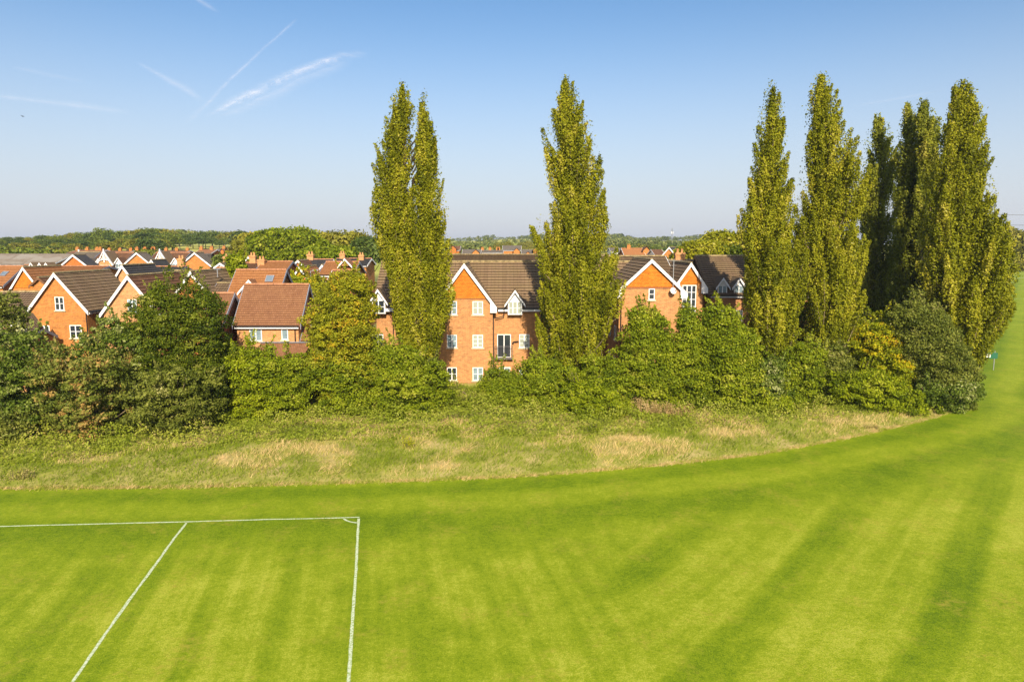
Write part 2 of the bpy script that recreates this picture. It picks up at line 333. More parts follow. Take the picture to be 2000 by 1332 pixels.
def mownmat():
    m, t, out = newmat('mown_turf'); g = N(t, 'ShaderNodeNewGeometry'); p = g.outputs['Position']
    sx = N(t, 'ShaderNodeSeparateXYZ'); t.links.new(p, sx.inputs[0]); x, y = sx.outputs[0], sx.outputs[1]
    def along(vpx, warp, wscale):
        a = math.atan((vpx-1000)/F); s = math_(t, 'SUBTRACT', math_(t, 'MULTIPLY', x, math.cos(a)), math_(t, 'MULTIPLY', y, math.sin(a)))
        l = math_(t, 'ADD', math_(t, 'MULTIPLY', x, math.sin(a)), math_(t, 'MULTIPLY', y, math.cos(a)))
        wn = noise(t, p, wscale, 2, .5); return math_(t, 'ADD', s, math_(t, 'MULTIPLY', math_(t, 'SUBTRACT', wn, .5), warp)), l
    def stripe(s, per, ph, lo, hi):  # mowing stripes: light reflected off the laid grass is put into the turf colour
        c = math_(t, 'SINE', math_(t, 'ADD', math_(t, 'MULTIPLY', s, 2*math.pi/per), ph))
        mr = N(t, 'ShaderNodeMapRange', interpolation_type='SMOOTHSTEP', inp={1: lo, 2: hi}); t.links.new(c, mr.inputs[0]); return mr.outputs[0]
    sa, la = along(731, .5, .10); sb, lb = along(2120, 1.0, .08)
    def thin(s, l, sc):
        cx = N(t, 'ShaderNodeCombineXYZ'); t.links.new(math_(t, 'MULTIPLY', s, sc), cx.inputs[0]); t.links.new(math_(t, 'MULTIPLY', l, .05), cx.inputs[1]); return noise(t, cx.outputs[0], 1, 3, .6)
    A = math_(t, 'ADD', math_(t, 'MULTIPLY', math_(t, 'MULTIPLY', stripe(sa, 2.3, 1.0, -.95, -.2), ramp(t, noise(t, p, .16, 3), [(.35, (.1,.1,.1)), (.65, (1,1,1))])), .34), math_(t, 'MULTIPLY', thin(sa, la, 1.7), 1.35))
    B = math_(t, 'ADD', math_(t, 'MULTIPLY', stripe(sb, 4.5, 2.2, -1.0, -.25), .50), math_(t, 'MULTIPLY', thin(sb, lb, 1.8), .9))
    mk = N(t, 'ShaderNodeMapRange', interpolation_type='SMOOTHSTEP', inp={1: 2.2, 2: 4.6})
    t.links.new(math_(t, 'ADD', x, math_(t, 'MULTIPLY', math_(t, 'SUBTRACT', noise(t, p, .25), .5), 3)), mk.inputs[0])
    S = N(t, 'ShaderNodeMix'); t.links.new(mk.outputs[0], S.inputs[0]); t.links.new(A, S.inputs[2]); t.links.new(B, S.inputs[3]); S = S.outputs[0]
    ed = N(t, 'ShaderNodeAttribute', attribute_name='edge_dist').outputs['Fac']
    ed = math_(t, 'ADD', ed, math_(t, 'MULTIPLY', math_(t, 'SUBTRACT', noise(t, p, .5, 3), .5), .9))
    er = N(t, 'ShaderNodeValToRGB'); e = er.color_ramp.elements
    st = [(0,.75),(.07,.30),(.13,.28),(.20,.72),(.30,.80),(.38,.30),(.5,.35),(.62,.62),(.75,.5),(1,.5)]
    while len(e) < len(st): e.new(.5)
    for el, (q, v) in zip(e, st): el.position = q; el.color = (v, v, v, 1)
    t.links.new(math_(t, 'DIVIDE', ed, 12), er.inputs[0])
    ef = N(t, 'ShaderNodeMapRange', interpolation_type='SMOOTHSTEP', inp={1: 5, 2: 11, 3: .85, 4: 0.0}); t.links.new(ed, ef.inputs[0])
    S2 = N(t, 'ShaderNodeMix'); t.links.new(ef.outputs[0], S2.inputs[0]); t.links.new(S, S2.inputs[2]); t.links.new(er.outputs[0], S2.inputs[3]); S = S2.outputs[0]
    big = noise(t, p, .16, 4, .6); med = noise(t, p, 1.3, 4, .65); fine = noise(t, p, 6, 4, .8); finer = noise(t, p, 24, 3, .8)
    S = math_(t, 'ADD', S, math_(t, 'MULTIPLY', math_(t, 'SUBTRACT', big, .5), 1.1))
    S = math_(t, 'ADD', S, math_(t, 'MULTIPLY', math_(t, 'SUBTRACT', med, .5), 1.0))
    S = math_(t, 'ADD', S, math_(t, 'MULTIPLY', math_(t, 'SUBTRACT', fine, .5), 1.8))
    S = math_(t, 'ADD', S, math_(t, 'MULTIPLY', math_(t, 'SUBTRACT', finer, .5), 2.0))
    S = math_(t, 'ADD', math_(t, 'MULTIPLY', math_(t, 'SUBTRACT', S, .62), .58), .46)
    c = ramp(t, S, [(.0, (.075,.135,.002)), (.35, (.158,.228,.004)), (.65, (.250,.308,.010)), (1, (.42,.43,.05))])
    dry = math_(t, 'MULTIPLY', ramp(t, noise(t, p, .45, 4, .7), [(.52, (0,0,0)), (.68, (1,1,1))]), ramp(t, noise(t, p, 5, 3, .7), [(.42, (0,0,0)), (.66, (1,1,1))]))
    c = mixc(t, math_(t, 'MULTIPLY', dry, .6), c, (.40,.31,.05))
    b = N(t, 'ShaderNodeBsdfPrincipled', inp={'Roughness': .8, 'Specular IOR Level': .12})
    t.links.new(c, b.inputs['Base Color'])
    bp = N(t, 'ShaderNodeBump', inp={'Strength': .55, 'Distance': .05}); t.links.new(math_(t, 'ADD', fine, math_(t, 'MULTIPLY', finer, .5)), bp.inputs['Height']); t.links.new(bp.outputs[0], b.inputs['Normal'])
    t.links.new(b.outputs[0], out.inputs[0]); return m
M['mown'] = mownmat()
ys = np.concatenate([np.arange(8, 62, .6), spaced(62, EW[-1,1], 70, 1.6)])
xs = np.concatenate([np.arange(-52, 56, .7), spaced(56, 400, 60, 1.5)])
grid_obj('mown_field', xs, ys, lambda x, y: terrain(x, y)*1.0 + .004, M['mown'], keep=lambda x, y: in_mown(x, y) | (edge_dist(x, y) < .8), attr=lambda x, y: {'edge_dist': edge_dist(x, y)})

# meadow: from the mown edge back to under the trees
def meadowmat():
    m, t, out = newmat('meadow_soil_and_thatch'); g = N(t, 'ShaderNodeNewGeometry'); p = g.outputs['Position']
    f = noise(t, p, .35, 5, .65); f2 = noise(t, p, 4, 4, .7)
    c = ramp(t, f, [(.36, (.20,.25,.02)), (.5, (.34,.33,.07)), (.62, (.50,.40,.15))])
    c = mixc(t, math_(t, 'MULTIPLY', f2, .5), c, (.16,.13,.04))
    b = N(t, 'ShaderNodeBsdfPrincipled', inp={'Roughness': .95, 'Specular IOR Level': .1}); t.links.new(c, b.inputs['Base Color']); t.links.new(b.outputs[0], out.inputs[0]); return m
def meadow_z(x, y):
    d = edge_dist(x, y); ins = in_mown(x, y)
    return np.where(ins, -.035*np.minimum(d, 1.5)+.004, .004 + .05*np.minimum(d, .5) + (.10 + .30*(fbm(x/2.2, y/2.2, 9)-.35))*sstep(0, 2.5, d))
KX = EW[:TURN, 0]; KY = EW[:TURN, 1]
def edgeY(x): return np.interp(x, KX, KY)
def meadow_keep(x, y): return (~in_mown(x, y)) & (x < EW[TURN, 0]+3) & (y > edgeY(x)-.3)
def meadow_cells(x, y): return ((~in_mown(x, y)) | (edge_dist(x, y) < .8)) & (x < EW[TURN, 0]+3) & (y > edgeY(x)-1.2)
grid_obj('meadow', np.arange(-50, 48, .35), np.arange(28, 58, .35), meadow_z, meadowmat(), keep=meadow_cells)

# ------------------------------------------------------------------ pitch markings (paint 4 mm over the turf)
def paintmat():
    m, t, out = newmat('white_line_paint'); g = N(t, 'ShaderNodeNewGeometry')
    f = noise(t, g.outputs['Position'], 14, 3, .7); c = ramp(t, f, [(.36, (.26,.36,.08)), (.56, (.58,.63,.44))])
    b = N(t, 'ShaderNodeBsdfPrincipled', inp={'Roughness': .9}); t.links.new(c, b.inputs['Base Color']); t.links.new(b.outputs[0], out.inputs[0]); return m
M['paint'] = paintmat()
rs = random.Random(3)
def line_mb(mb, pts, wd, z=.010, step=.35):
    P = [Vector((*G(*p), z)) for p in pts]; out = []
    for a, b in zip(P[:-1], P[1:]):
        n = max(1, int((b-a).length/step)); out += [a.lerp(b, k/n) for k in range(n)]
    out.append(P[-1]); i0 = len(mb.v)
    for k, p in enumerate(out):
        d = (out[min(k+1, len(out)-1)] - out[max(k-1, 0)]).normalized(); nrm = Vector((-d.y, d.x, 0)); wv = wd*(.5 + rs.uniform(-.09, .09)); j = rs.uniform(-.008, .008)
        mb.v += [tuple(p + nrm*(wv+j)), tuple(p - nrm*(wv-j))]
    for k in range(len(out)-1): a = i0+2*k; mb.f.append((a+1, a+3, a+2, a))
mb = MB(); line_mb(mb, [(-200,1032),(0,1028),(200,1023),(365,1019),(520,1014.5),(640,1012),(702,1010)], .09)
tag(mb.build('goal_line', 'paint'), kind='structure')
mb = MB(); line_mb(mb, [(700.5,1012.5),(698,1060),(695,1120),(690,1190),(685,1270),(680,1345)], .095, .0105)
tag(mb.build('touch_line', 'paint'), kind='structure')
mb = MB(); line_mb(mb, [(364,1021.5),(340,1052),(290,1121),(235,1196),(185,1268),(135,1342)], .095, .0105)
tag(mb.build('penalty_area_line', 'paint'), kind='structure')
mb = MB(); line_mb(mb, [(671,1013),(678,1017),(686,1019.5),(697,1021)], .09, .0105, .1)
tag(mb.build('corner_arc', 'paint'), kind='structure')
mb = MB(); line_mb(mb, [(1951,640),(1966,616)], .16, .012, 2); line_mb(mb, [(1960,584),(2010,583)], .2, .012, 2); line_mb(mb, [(1978,545),(2010,541)], .3, .012, 2)
tag(mb.build('far_pitch_line', 'paint'), kind='structure')

# ------------------------------------------------------------------ houses
def frame(axis, W, L):
    """local frames: canonical span s in [-W/2, W/2], ridge t in [0, L]"""
    if axis == 'y': return lambda p: (p[0], p[1], p[2])
    return lambda p: (p[1] - L/2, p[0] + W/2, p[2])          # ridge runs along x, front eave at y = 0
def roof_part(par, W, L, ze, zr, axis, mat, course=.33, lip=.05, ov=.25, vg=.22, name='roof', hip=(0,0), ridge='ridge', th=.10):
    xf = frame(axis, W, L); tanp = (zr-ze)/(W/2); mb = MB(); t0, t1 = -vg, L+vg
    run = W/2 + ov; ln = math.hypot(run, run*tanp); n = max(1, int(round(ln/course))) if course else 1
    for sgn in (-1, 1):
        for k in range(n):
            a0, a1 = k/n, (k+1)/n
            def pt(a, t, dz): return xf((sgn*run*(1-a), t, ze - ov*tanp + run*tanp*a + dz))
            def tt(a): h0 = hip[0]*a; h1 = hip[1]*a; return t0 + h0, t1 - h1
            l0, l1 = tt(a0), tt(a1); lp = lip if n > 1 else 0
            q = [pt(a0, l0[0], th+lp), pt(a0, l0[1], th+lp), pt(a1, l1[1], th), pt(a1, l1[0], th)]
            if sgn == 1: q = q[::-1]
            mb.quad(*q)
            if lp:
                au = a0+.07/ln; q = [pt(au, l0[0], th-.01), pt(au, l0[1], th-.01), pt(a0, l0[1], th+lp), pt(a0, l0[0], th+lp)]
                if sgn == 1: q = q[::-1]
                mb.quad(*q)
        e0 = (sgn*run, ze-ov*tanp)
        # underside and verge ends
        q = [xf((e0[0], t0, e0[1])), xf((e0[0], t1, e0[1])), xf((0, t1-hip[1], zr)), xf((0, t0+hip[0], zr))]
        mb.quad(*(q if sgn == 1 else q[::-1]))
        mb.quad(xf((e0[0], t0, e0[1])), xf((e0[0], t0, e0[1]+th)), xf((e0[0], t1, e0[1]+th)), xf((e0[0], t1, e0[1])))
    for tv, h in ((t0, hip[0]), (t1, -hip[1])):
        if h == 0:
            for sgn in (-1, 1):
                mb.quad(xf((sgn*run, tv, ze-ov*tanp)), xf((0, tv, zr)), xf((0, tv, zr+th)), xf((sgn*run, tv, ze-ov*tanp+th)))
        else: mb.quad(xf((-run, tv, ze-ov*tanp+th)), xf((run, tv, ze-ov*tanp+th)), xf((0, tv+h, zr+th)))
    ro = mb.build(name, mat, par)
    if ridge:
        rb = MB(); ta, tb = t0+hip[0]-.02, t1-hip[1]+.02; nseg = max(1, int((tb-ta)/.45)); rr = random.Random(int(W*100+L*31))
        for k in range(nseg):
            a = ta+(tb-ta)*k/nseg; b = ta+(tb-ta)*(k+1)/nseg - .015; r = .13+rr.uniform(-.008, .008); z = zr+th-.05
            i = len(rb.v)
            for t in (a, b):
                for j in range(5): an = math.pi*j/4; rb.v.append(xf((math.cos(an)*r*1.1, t, z + math.sin(an)*r)))
            for j in range(4): rb.f.append((i+j, i+j+1, i+j+6, i+j+5))
            rb.f.append((i, i+1, i+2, i+3, i+4)); rb.f.append((i+9, i+8, i+7, i+6, i+5))
        rb.build('ridge_tiles', ridge, ro)
    return ro
def barge(par, W, ze, zr, axis, L, where='front', mat='white', ov=.25, vg=.22, bh=.26, box_end=True, wd=.05, flip=True):
    xf = frame(axis, W, L); tanp = (zr-ze)/(W/2); run = W/2+ov
    for tv in ((-vg-.03,) if where == 'front' else (L+vg+.03,) if where == 'back' else (-vg-.03, L+vg+.03)):
        mb = MB(); ang = math.atan(tanp); dz = bh/math.cos(ang)
        poly = [(-run, ze-ov*tanp+.09-dz), (-run, ze-ov*tanp+.09), (0, zr+.09), (run, ze-ov*tanp+.09), (run, ze-ov*tanp+.09-dz), (0, zr+.09-dz)]
        y0, y1 = tv-wd/2, tv+wd/2
        for sgn in (-1, 1):
            pl = [(0, zr+.095-dz), (sgn*run, ze-ov*tanp+.095-dz), (sgn*run, ze-ov*tanp+.095), (0, zr+.095)]
            if box_end: pl = [(0, zr+.095-dz), (sgn*(run-.55), ze-ov*tanp+.095-dz+.55*tanp), (sgn*(run-.55), ze-ov*tanp+.0-dz), (sgn*run, ze-ov*tanp-dz), (sgn*run, ze-ov*tanp+.095), (0, zr+.095)]
            if sgn == -1: pl = pl[::-1]
            mb.prism(pl, y0, y1)
        mb.build('bargeboard', mat, par, xf=xf)
def eaves(par, W, L, ze, zr, axis, ov=.25, sides=(-1, 1), fascia='white'):
    xf = frame(axis, W, L); tanp = (zr-ze)/(W/2); z = ze-ov*tanp
    for s in sides:
        a = s*(W/2+ov); mb = MB(); mb.box(min(a-.02*s, a+.03*s), max(a-.02*s, a+.03*s), -.1, L+.1, z-.16, z+.02); mb.build('fascia', fascia, par, xf=xf)
        mb = MB(); mb.tube([(a+.09*s, -.15, z+.02), (a+.09*s, L+.15, z+.02)], .06, 6); mb.build('gutter', 'black', par, xf=xf)
def window(par, x, z, wd, h, nx=2, ny=2, y=0, glass='glass', sill=True, xf=None, fr=.060, name='window', level=2, head=False):
    """frame proud of the wall at local y; panes behind the frame"""
    mb = MB(); x0, x1, z0, z1 = x-wd/2, x+wd/2, z-h/2, z+h/2; ya, yb = y-.05, y-.002
    mb.box(x0, x0+fr, ya, yb, z0, z1); mb.box(x1-fr, x1, ya, yb, z0, z1); mb.box(x0+fr, x1-fr, ya, yb, z1-fr, z1); mb.box(x0+fr, x1-fr, ya, yb, z0, z0+fr)
    for k in range(1, nx): c = x0+wd*k/nx; mb.box(c-fr*.65, c+fr*.65, ya+.004, yb, z0+fr, z1-fr)
    for k in range(1, ny):
        c = z0+h*k/ny
        for q in range(nx): a = x0+wd*q/nx+fr*.66; b = x0+wd*(q+1)/nx-fr*.66; mb.box(a if q else x0+fr, b if q < nx-1 else x1-fr, ya+.012, yb, c-.02, c+.02)
    w_ = mb.build(name, 'upvc', par, xf=xf); tgt = w_ if level == 2 else par
    pb = MB(); pb.box(x0+fr*.5, x1-fr*.5, y-.022, y-.004, z0+fr*.5, z1-fr*.5); pb.build('pane', glass, tgt, xf=xf)
    if glass == 'half':
        pass
    if sill:
        s_ = MB(); s_.box(x0-.10, x1+.10, y-.10, y-.003, z0-.11, z0-.004); s_.build('sill', 'sill', tgt, xf=xf)
    if head:
        s_ = MB(); s_.box(x0-.08, x1+.08, y-.014, y-.003, z1+.004, z1+.2); s_.build('brick_head', 'brick_red', tgt, xf=xf)
    return w_
def chimney(roof, x, y, z0, z1, wd=.75, dp=.55, mat='brick_pale', pots=2):
    mb = MB(); mb.box(x-wd/2, x+wd/2, y-dp/2, y+dp/2, z0, z1-.22); mb.box(x-wd/2-.06, x+wd/2+.06, y-dp/2-.06, y+dp/2+.06, z1-.22, z1-.10); mb.box(x-wd/2-.02, x+wd/2+.02, y-dp/2-.02, y+dp/2+.02, z1-.10, z1)
    for k in range(pots):
        px = x + (k-(pots-1)/2)*wd*.45; mb.tube([(px, y, z1-.01), (px, y, z1+.18), (px, y, z1+.36)], [.13, .10, .12], 8)
    return mb.build('chimney', mat, roof)
def walls(par, W, L, ze, zr, axis, mat, zb=-.3, gables=True):
    xf = frame(axis, W, L); mb = MB(); h = W/2
    pl = [(-h, zb), (h, zb), (h, ze-.02), (0, zr-.02), (-h, ze-.02)] if gables else [(-h, zb), (h, zb), (h, ze-.02), (-h, ze-.02)]
    mb.prism(pl, 0, L); return mb.build('wall', mat, par, xf=(lambda p: xf(p)))
def tile_hang(par, W, ze, zr, zb, mat='hang', y=-.035, inset=.0):
    h = W/2; tanp = (zr-ze)/h; xb = min(h, (zr-zb)/tanp) - inset
    mb = MB(); n = max(2, int((zr-zb)/.28)); 
    for k in range(n):
        za = zb+(zr-.05-zb)*k/n; zc = zb+(zr-.05-zb)*(k+1)/n
        wa = min(h, (zr-.03-za)/tanp); wb = min(h, (zr-.03-zc)/tanp); 
        mb.quad((-wa, y-.02, za), (wa, y-.02, za), (wb, y, zc), (-wb, y, zc)); mb.quad((-wa, -.003, za), (wa, -.003, za), (wa, y-.02, za), (-wa, y-.02, za))
    return mb.build('tile_hanging', mat, par)
def dormer(par, x, yf, zb, wd, h, gh, rmat, front='white', glass='blind', nx=3, ny=2, depth=2.2, ov=.22, winw=None, winh=None, label=None):
    """gabled dormer: front plane at local y = yf, base zb, eave zb+h, apex + gh; roof runs back"""
    d = MB(); hw = wd/2; d.prism([(x-hw, zb), (x+hw, zb), (x+hw, zb+h), (x, zb+h+gh), (x-hw, zb+h)], yf, yf+depth); do = d.build('dormer', front, par)
    tanp = gh/hw; r = MB()
    for s in (-1, 1):
        e = (x+s*(hw+ov), zb+h-ov*tanp+.02); a = (x, zb+h+gh+.02); y0, y1 = yf-ov, yf+depth+gh*.9
        q = [(e[0], y0, e[1]+.08), (e[0], y1, e[1]+.08), (a[0], y1, a[1]+.08), (a[0], y0, a[1]+.08)]
        r.quad(*(q if s == 1 else q[::-1])); q = [(e[0], y0, e[1]), (e[0], y1, e[1]), (a[0], y1, a[1]), (a[0], y0, a[1])]; r.quad(*(q[::-1] if s == 1 else q))
        r.quad((e[0], y0, e[1]), (a[0], y0, a[1]), (a[0], y0, a[1]+.08), (e[0], y0, e[1]+.08)); r.quad((e[0], y0, e[1]), (e[0], y0, e[1]+.08), (e[0], y1, e[1]+.08), (e[0], y1, e[1]))
    r.build('dormer_roof', rmat, do); b = MB()
    for s in (-1, 1):
        pl = [(x, zb+h+gh-.14), (x+s*(hw+ov), zb+h-ov*tanp-.14), (x+s*(hw+ov), zb+h-ov*tanp+.06), (x, zb+h+gh+.07)]
        b.prism(pl if s == 1 else pl[::-1], yf-ov-.05, yf-ov-.005)
    b.build('bargeboard', 'white', do)
    if glass: window(do, x, zb+(winh or h*.92)/2+.04, winw or wd*.92, winh or h*.92, nx, ny, y=yf, glass=glass, level=3, sill=False)
    return do
def rooflight(par, xc, yc, W, ze, zr, wd=.8, hh=1.0, axis='x', L=0):
    """on the front slope of a roof whose ridge runs along x"""
    tanp = (zr-ze)/(W/2); c = math.cos(math.atan(tanp)); s = math.sin(math.atan(tanp)); mb = MB(); pb = MB()
    def P(a, b, h): return (xc+a, yc+b*c-h*s, ze+yc*tanp+.1+b*s+h*c)
    def bx(m, a0, a1, b0, b1, h0, h1):
        i = len(m.v); m.v += [P(a0,b0,h0),P(a1,b0,h0),P(a1,b1,h0),P(a0,b1,h0),P(a0,b0,h1),P(a1,b0,h1),P(a1,b1,h1),P(a0,b1,h1)]
        m.f += [tuple(i+k for k in q) for q in ((0,3,2,1),(4,5,6,7),(0,1,5,4),(1,2,6,5),(2,3,7,6),(3,0,4,7))]
    for a in ((-wd/2, wd/2, -hh/2, -hh/2+.08), (-wd/2, wd/2, hh/2-.08, hh/2), (-wd/2, -wd/2+.08, -hh/2+.08, hh/2-.08), (wd/2-.08, wd/2, -hh/2+.08, hh/2-.08)): bx(mb, *a, 0, .12)
    bx(pb, -wd/2+.06, wd/2-.06, -hh/2+.06, hh/2-.06, 0, .08); o = mb.build('rooflight', 'lead', par); pb.build('pane', 'skyglass', o); return o

def px2w(n, Y): return n * (Y*cp + 4*sp) / F
def front_gable(name, label, apex, footy, half, Y, L, wall='brick', roof='roof_brown', wins=(), group=None, course=.33, lip=.05, hang=None, bmat='white', ridge='ridge', zg=None, boxend=False, dz=0, eav=True, bh=.19, cat='house', ov=.25, rz=0, mb_=True):
    """house whose gable faces the field; apex, foot and half width are read from the photo at depth Y"""
    X = Xat(apex[0], Y, apex[1]*.5+footy*.5); zr = Zat(apex[1], Y)-.12; ze0 = Zat(footy, Y); W = 2*(px2w(half, Y)-ov); tanp = (zr-ze0)/(W/2+ov); ze = zr - tanp*W/2
    g = tz(X, Y) if zg is None else zg; t = thing(name, label, cat, (X, Y, g), rz, group); ze -= g; zr -= g
    walls(t, W, L, ze, zr, 'y', wall, zb=-.5)
    ro = roof_part(t, W, L, ze, zr, 'y', roof, course, lip, ov=ov, ridge=ridge)
    if mb_: barge(t, W, ze, zr, 'y', L, 'front', bmat, bh=bh, box_end=boxend, ov=ov)
    if eav: eaves(t, W, L, ze, zr, 'y', ov=ov)
    if hang: tile_hang(t, W, ze, zr, Zat(hang, Y)-g)
    for (x0, x1, y0, y1, nx, ny, gl) in wins:
        window(t, Xat((x0+x1)/2, Y, (y0+y1)/2)-X, (Zat(y0, Y)+Zat(y1, Y))/2-g, px2w(x1-x0, Y), Zat(y0, Y)-Zat(y1, Y), nx, ny, glass=gl)
    t['_d'] = (W, L, ze, zr); return t, ro, (X, Y, g, W, L, ze, zr)
def front_eave(name, label, xl, xr, eavey, ridgey, Y, run, wall='brick', roof='roof_red', wins=(), group=None, course=.22, lip=.03, ridge='ridge_red', bmat='grey_board', zg=None, ov=.25, hip=(0,0), cat='house', bar='both', fascia='white', rz=0, ref='ridge'):
    """house whose roof slope faces the field; xl, xr at the eave"""
    Yr = Y if ref == 'eave' else Y+run; pr = eavey if ref == 'eave' else ridgey; XL, XR = Xat(xl, Yr, pr), Xat(xr, Yr, pr); X = (XL+XR)/2; L = XR-XL-.44; W = 2*run; zr = Zat(ridgey, Y+run)-.12; zov = Zat(eavey, Y-ov)
    tanp = (zr-zov)/(W/2+ov); ze = zr-tanp*W/2; g = tz(X, Y) if zg is None else zg
    t = thing(name, label, cat, (X, Y, g), rz, group); ze -= g; zr -= g
    walls(t, W, L, ze, zr, 'x', wall, zb=-.5, gables=not any(hip)); ro = roof_part(t, W, L, ze, zr, 'x', roof, course, lip, ridge=ridge, hip=hip, ov=ov)
    if bar: barge(t, W, ze, zr, 'x', L, 'both', bmat, bh=.22, box_end=False, ov=ov)
    eaves(t, W, L, ze, zr, 'x', fascia=fascia, ov=ov)
    for (x0, x1, y0, y1, nx, ny, gl) in wins:
        window(t, Xat((x0+x1)/2, Y, (y0+y1)/2)-X, (Zat(y0, Y)+Zat(y1, Y))/2-g, px2w(x1-x0, Y), Zat(y0, Y)-Zat(y1, Y), nx, ny, glass=gl)
    return t, ro, (X, Y, g, W, L, ze, zr)
def downpipe(t, x, z0, z1, y=-.07): mb = MB(); mb.tube([(x, y, z0), (x, y, z1)], .045, 6); return mb.build('downpipe', 'black', t)

# --- near row, left
hA, roA, dA = front_gable('gable_house', 'orange brick house with brown roof and one attic window, leftmost of the near gables', (111.5,532), 610, 61, 58, 7.6, 'brick', 'roof_brown',
    [(108,125.5,580,606,2,2,'glass'), (137,160,635,660,2,2,'glass'), (78,98,636,660,2,2,'glass')], bh=.21)
downpipe(hA, dA[3]/2-.05, 0, dA[5]-.3)
hB, roB, dB = front_gable('gable_house', 'buff orange brick house with dark red tiled roof, its gable partly behind the round tree', (254,537), 616, 60, 57, 8.2, 'brick_pale', 'roof_darkred',
    [(250,268,585,611,2,2,'blue_glass'), (222,240,636,662,2,2,'glass')], bh=.21)
hC, roC, dC = front_gable('gable_house', 'orange brick gable house with brown roof whose top shows just behind the round tree crown', (375,529), 585, 41, 62, 9.2, 'brick', 'roof_brown', bh=.20)
mb = MB(); mb.tube([(0.9, 3.4, dC[6]-.6), (0.9, 3.4, dC[6]+.15)], .05, 6); mb.tube([(.6, 3.4, dC[6]+.15), (1.2, 3.4, dC[6]+.15)], .05, 6); mb.build('roof_vent', 'metal', roC)
front_eave('side_house', 'low taupe tiled house at the far left beside the leftmost near gable', -60, 64, 640, 569, 60, 4.2, 'brick', 'roof_taupe', ref='eave', course=.30, lip=.055, ridge='ridge')
t, ro, d = front_eave('porch_house', 'small house with white gabled dormer peeping over the shrubs at far left', -20, 60, 668, 640, 54, 1.5, 'brick_pale', 'roof_taupe', ref='eave', course=.3)
dormer(t, Xat(32, 54)-d[0], -.2, Zat(648,54), 1.0, .5, .75, 'roof_taupe', glass='glass', nx=2, depth=1.0)
front_eave('link_house', 'short taupe tiled roof between the middle and right near gables', 342, 380, 556, 528, 66, 2.6, 'brick', 'roof_taupe', course=.30, lip=.05, ridge='ridge')
front_eave('link_house', 'taupe tiled roof filling the gap right of the gable behind the round tree', 425, 476, 590, 552, 62, 2.6, 'brick', 'roof_taupe', course=.30, lip=.05, ridge='ridge')
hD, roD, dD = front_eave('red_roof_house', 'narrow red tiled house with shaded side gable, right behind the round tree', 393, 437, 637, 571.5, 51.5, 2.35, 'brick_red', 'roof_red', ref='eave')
hE, roE, dE = front_eave('red_roof_house', 'wide red tiled house facing the field with two small windows under the eave', 457, 588, 638, 554.5, 53, 2.6, 'brick_pale', 'roof_red', ref='eave', wins=
    [(488,512,643,666,2,1,'blue_glass'), (550,563,643,663.5,1,1,'blue_glass')])
downpipe(hE, dE[4]/2-.25, 0, dE[5]-.35)
mb = MB(); XL, XR = Xat(485,51)-dE[0], Xat(588,51)-dE[0]; zt = Zat(671,53); zb = Zat(702,50.4)
mb.quad((XL,-2.7,zb+.08),(XR,-2.7,zb+.08),(XR,-.01,zt+.08),(XL,-.01,zt+.08)); mb.quad((XL,-2.7,zb),(XL,-.01,zt),(XR,-.01,zt),(XR,-2.7,zb)); mb.quad((XR,-2.7,zb),(XR,-.01,zt),(XR,-.01,zt+.08),(XR,-2.7,zb+.08)); mb.quad((XL,-2.7,zb),(XR,-2.7,zb),(XR,-2.7,zb+.08),(XL,-2.7,zb+.08))
lean = mb.build('lean_to_roof', 'roof_red', hE)
mb = MB(); mb.box(XL-.05, XR+.12, -.25, -.004, zt+.09, zt+.15); mb.build('flashing', 'lead', lean)
mb = MB(); mb.box(XL+.2, XR-.2, -2.4, -.004, -.4, zb-.03); mb.build('lean_to_wall', 'brick', hE)
hF, roF, dF = front_eave('red_roof_house', 'lower red tiled house with rooflight, joined to the wide one behind the orange tree', 588.5, 662, 668, 597, 53.3, 2.6, 'brick_pale', 'roof_red', ref='eave')
rooflight(roF, Xat(615,54.5)-dF[0], 1.15, dF[3], dF[5], dF[6], .75, .95)
hG, roG, dG = front_eave('dormer_house', 'orange tiled house with white triangular dormer and rooflight behind the wide red roof', 462, 560, 590, 526, 61, 2.9, 'brick', 'roof_orange')
dormer(roG, Xat(488,61.7)-dG[0], .55, dG[5]+.35, 1.7, .35, .95, 'roof_red', glass=None, depth=1.2)
rooflight(roG, Xat(526,62.8)-dG[0], 1.9, dG[3], dG[5], dG[6], .7, .8)

# --- second rows, left part
front_gable('tile_hung_house', 'orange tile hung gable house with white bargeboards at the left edge', (49,521), 568, 31, 76, 6, 'brick', 'roof_orange', hang=562.5, course=.33, bh=.19)
t, ro, d = front_eave('orange_roof_house', 'long orange tiled roof with a rooflight at the left edge, behind the tile hung gable', -90, 47, 560, 519, 79, 3.5, 'brick', 'roof_orange', course=.33)
rooflight(ro, Xat(4,80.5)-d[0], 1.9, d[3], d[5], d[6], .7, .9)
front_eave('tan_roof_house', 'low tan tiled roof in front of the large orange gable by the grey shed', 108, 213, 533, 519.5, 84, 3.0, 'brick', 'roof_orange', course=.33)
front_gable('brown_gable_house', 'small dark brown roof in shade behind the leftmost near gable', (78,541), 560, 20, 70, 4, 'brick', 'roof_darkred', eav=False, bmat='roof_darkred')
t, ro, d = front_eave('industrial_shed', 'long low shed with weathered grey cement sheet roof at left', -260, 146, 517, 496, 138, 7, 'brick', 'shed', course=0, ridge='roof_grey', cat='shed', bmat='white')
t, ro, d = front_gable('big_gable_house', 'large deep orange gable house at the right end of the grey shed', (145,497), 528, 36, 104, 2.6, 'brick_deep', 'roof_slate', course=0, bh=.22)
t, ro, d = front_eave('dormer_terrace', 'terrace with three white gabled dormers below the grey shed', 48, 108, 530, 517, 96, 3.0, 'brick_pale', 'roof_brown', course=.4)
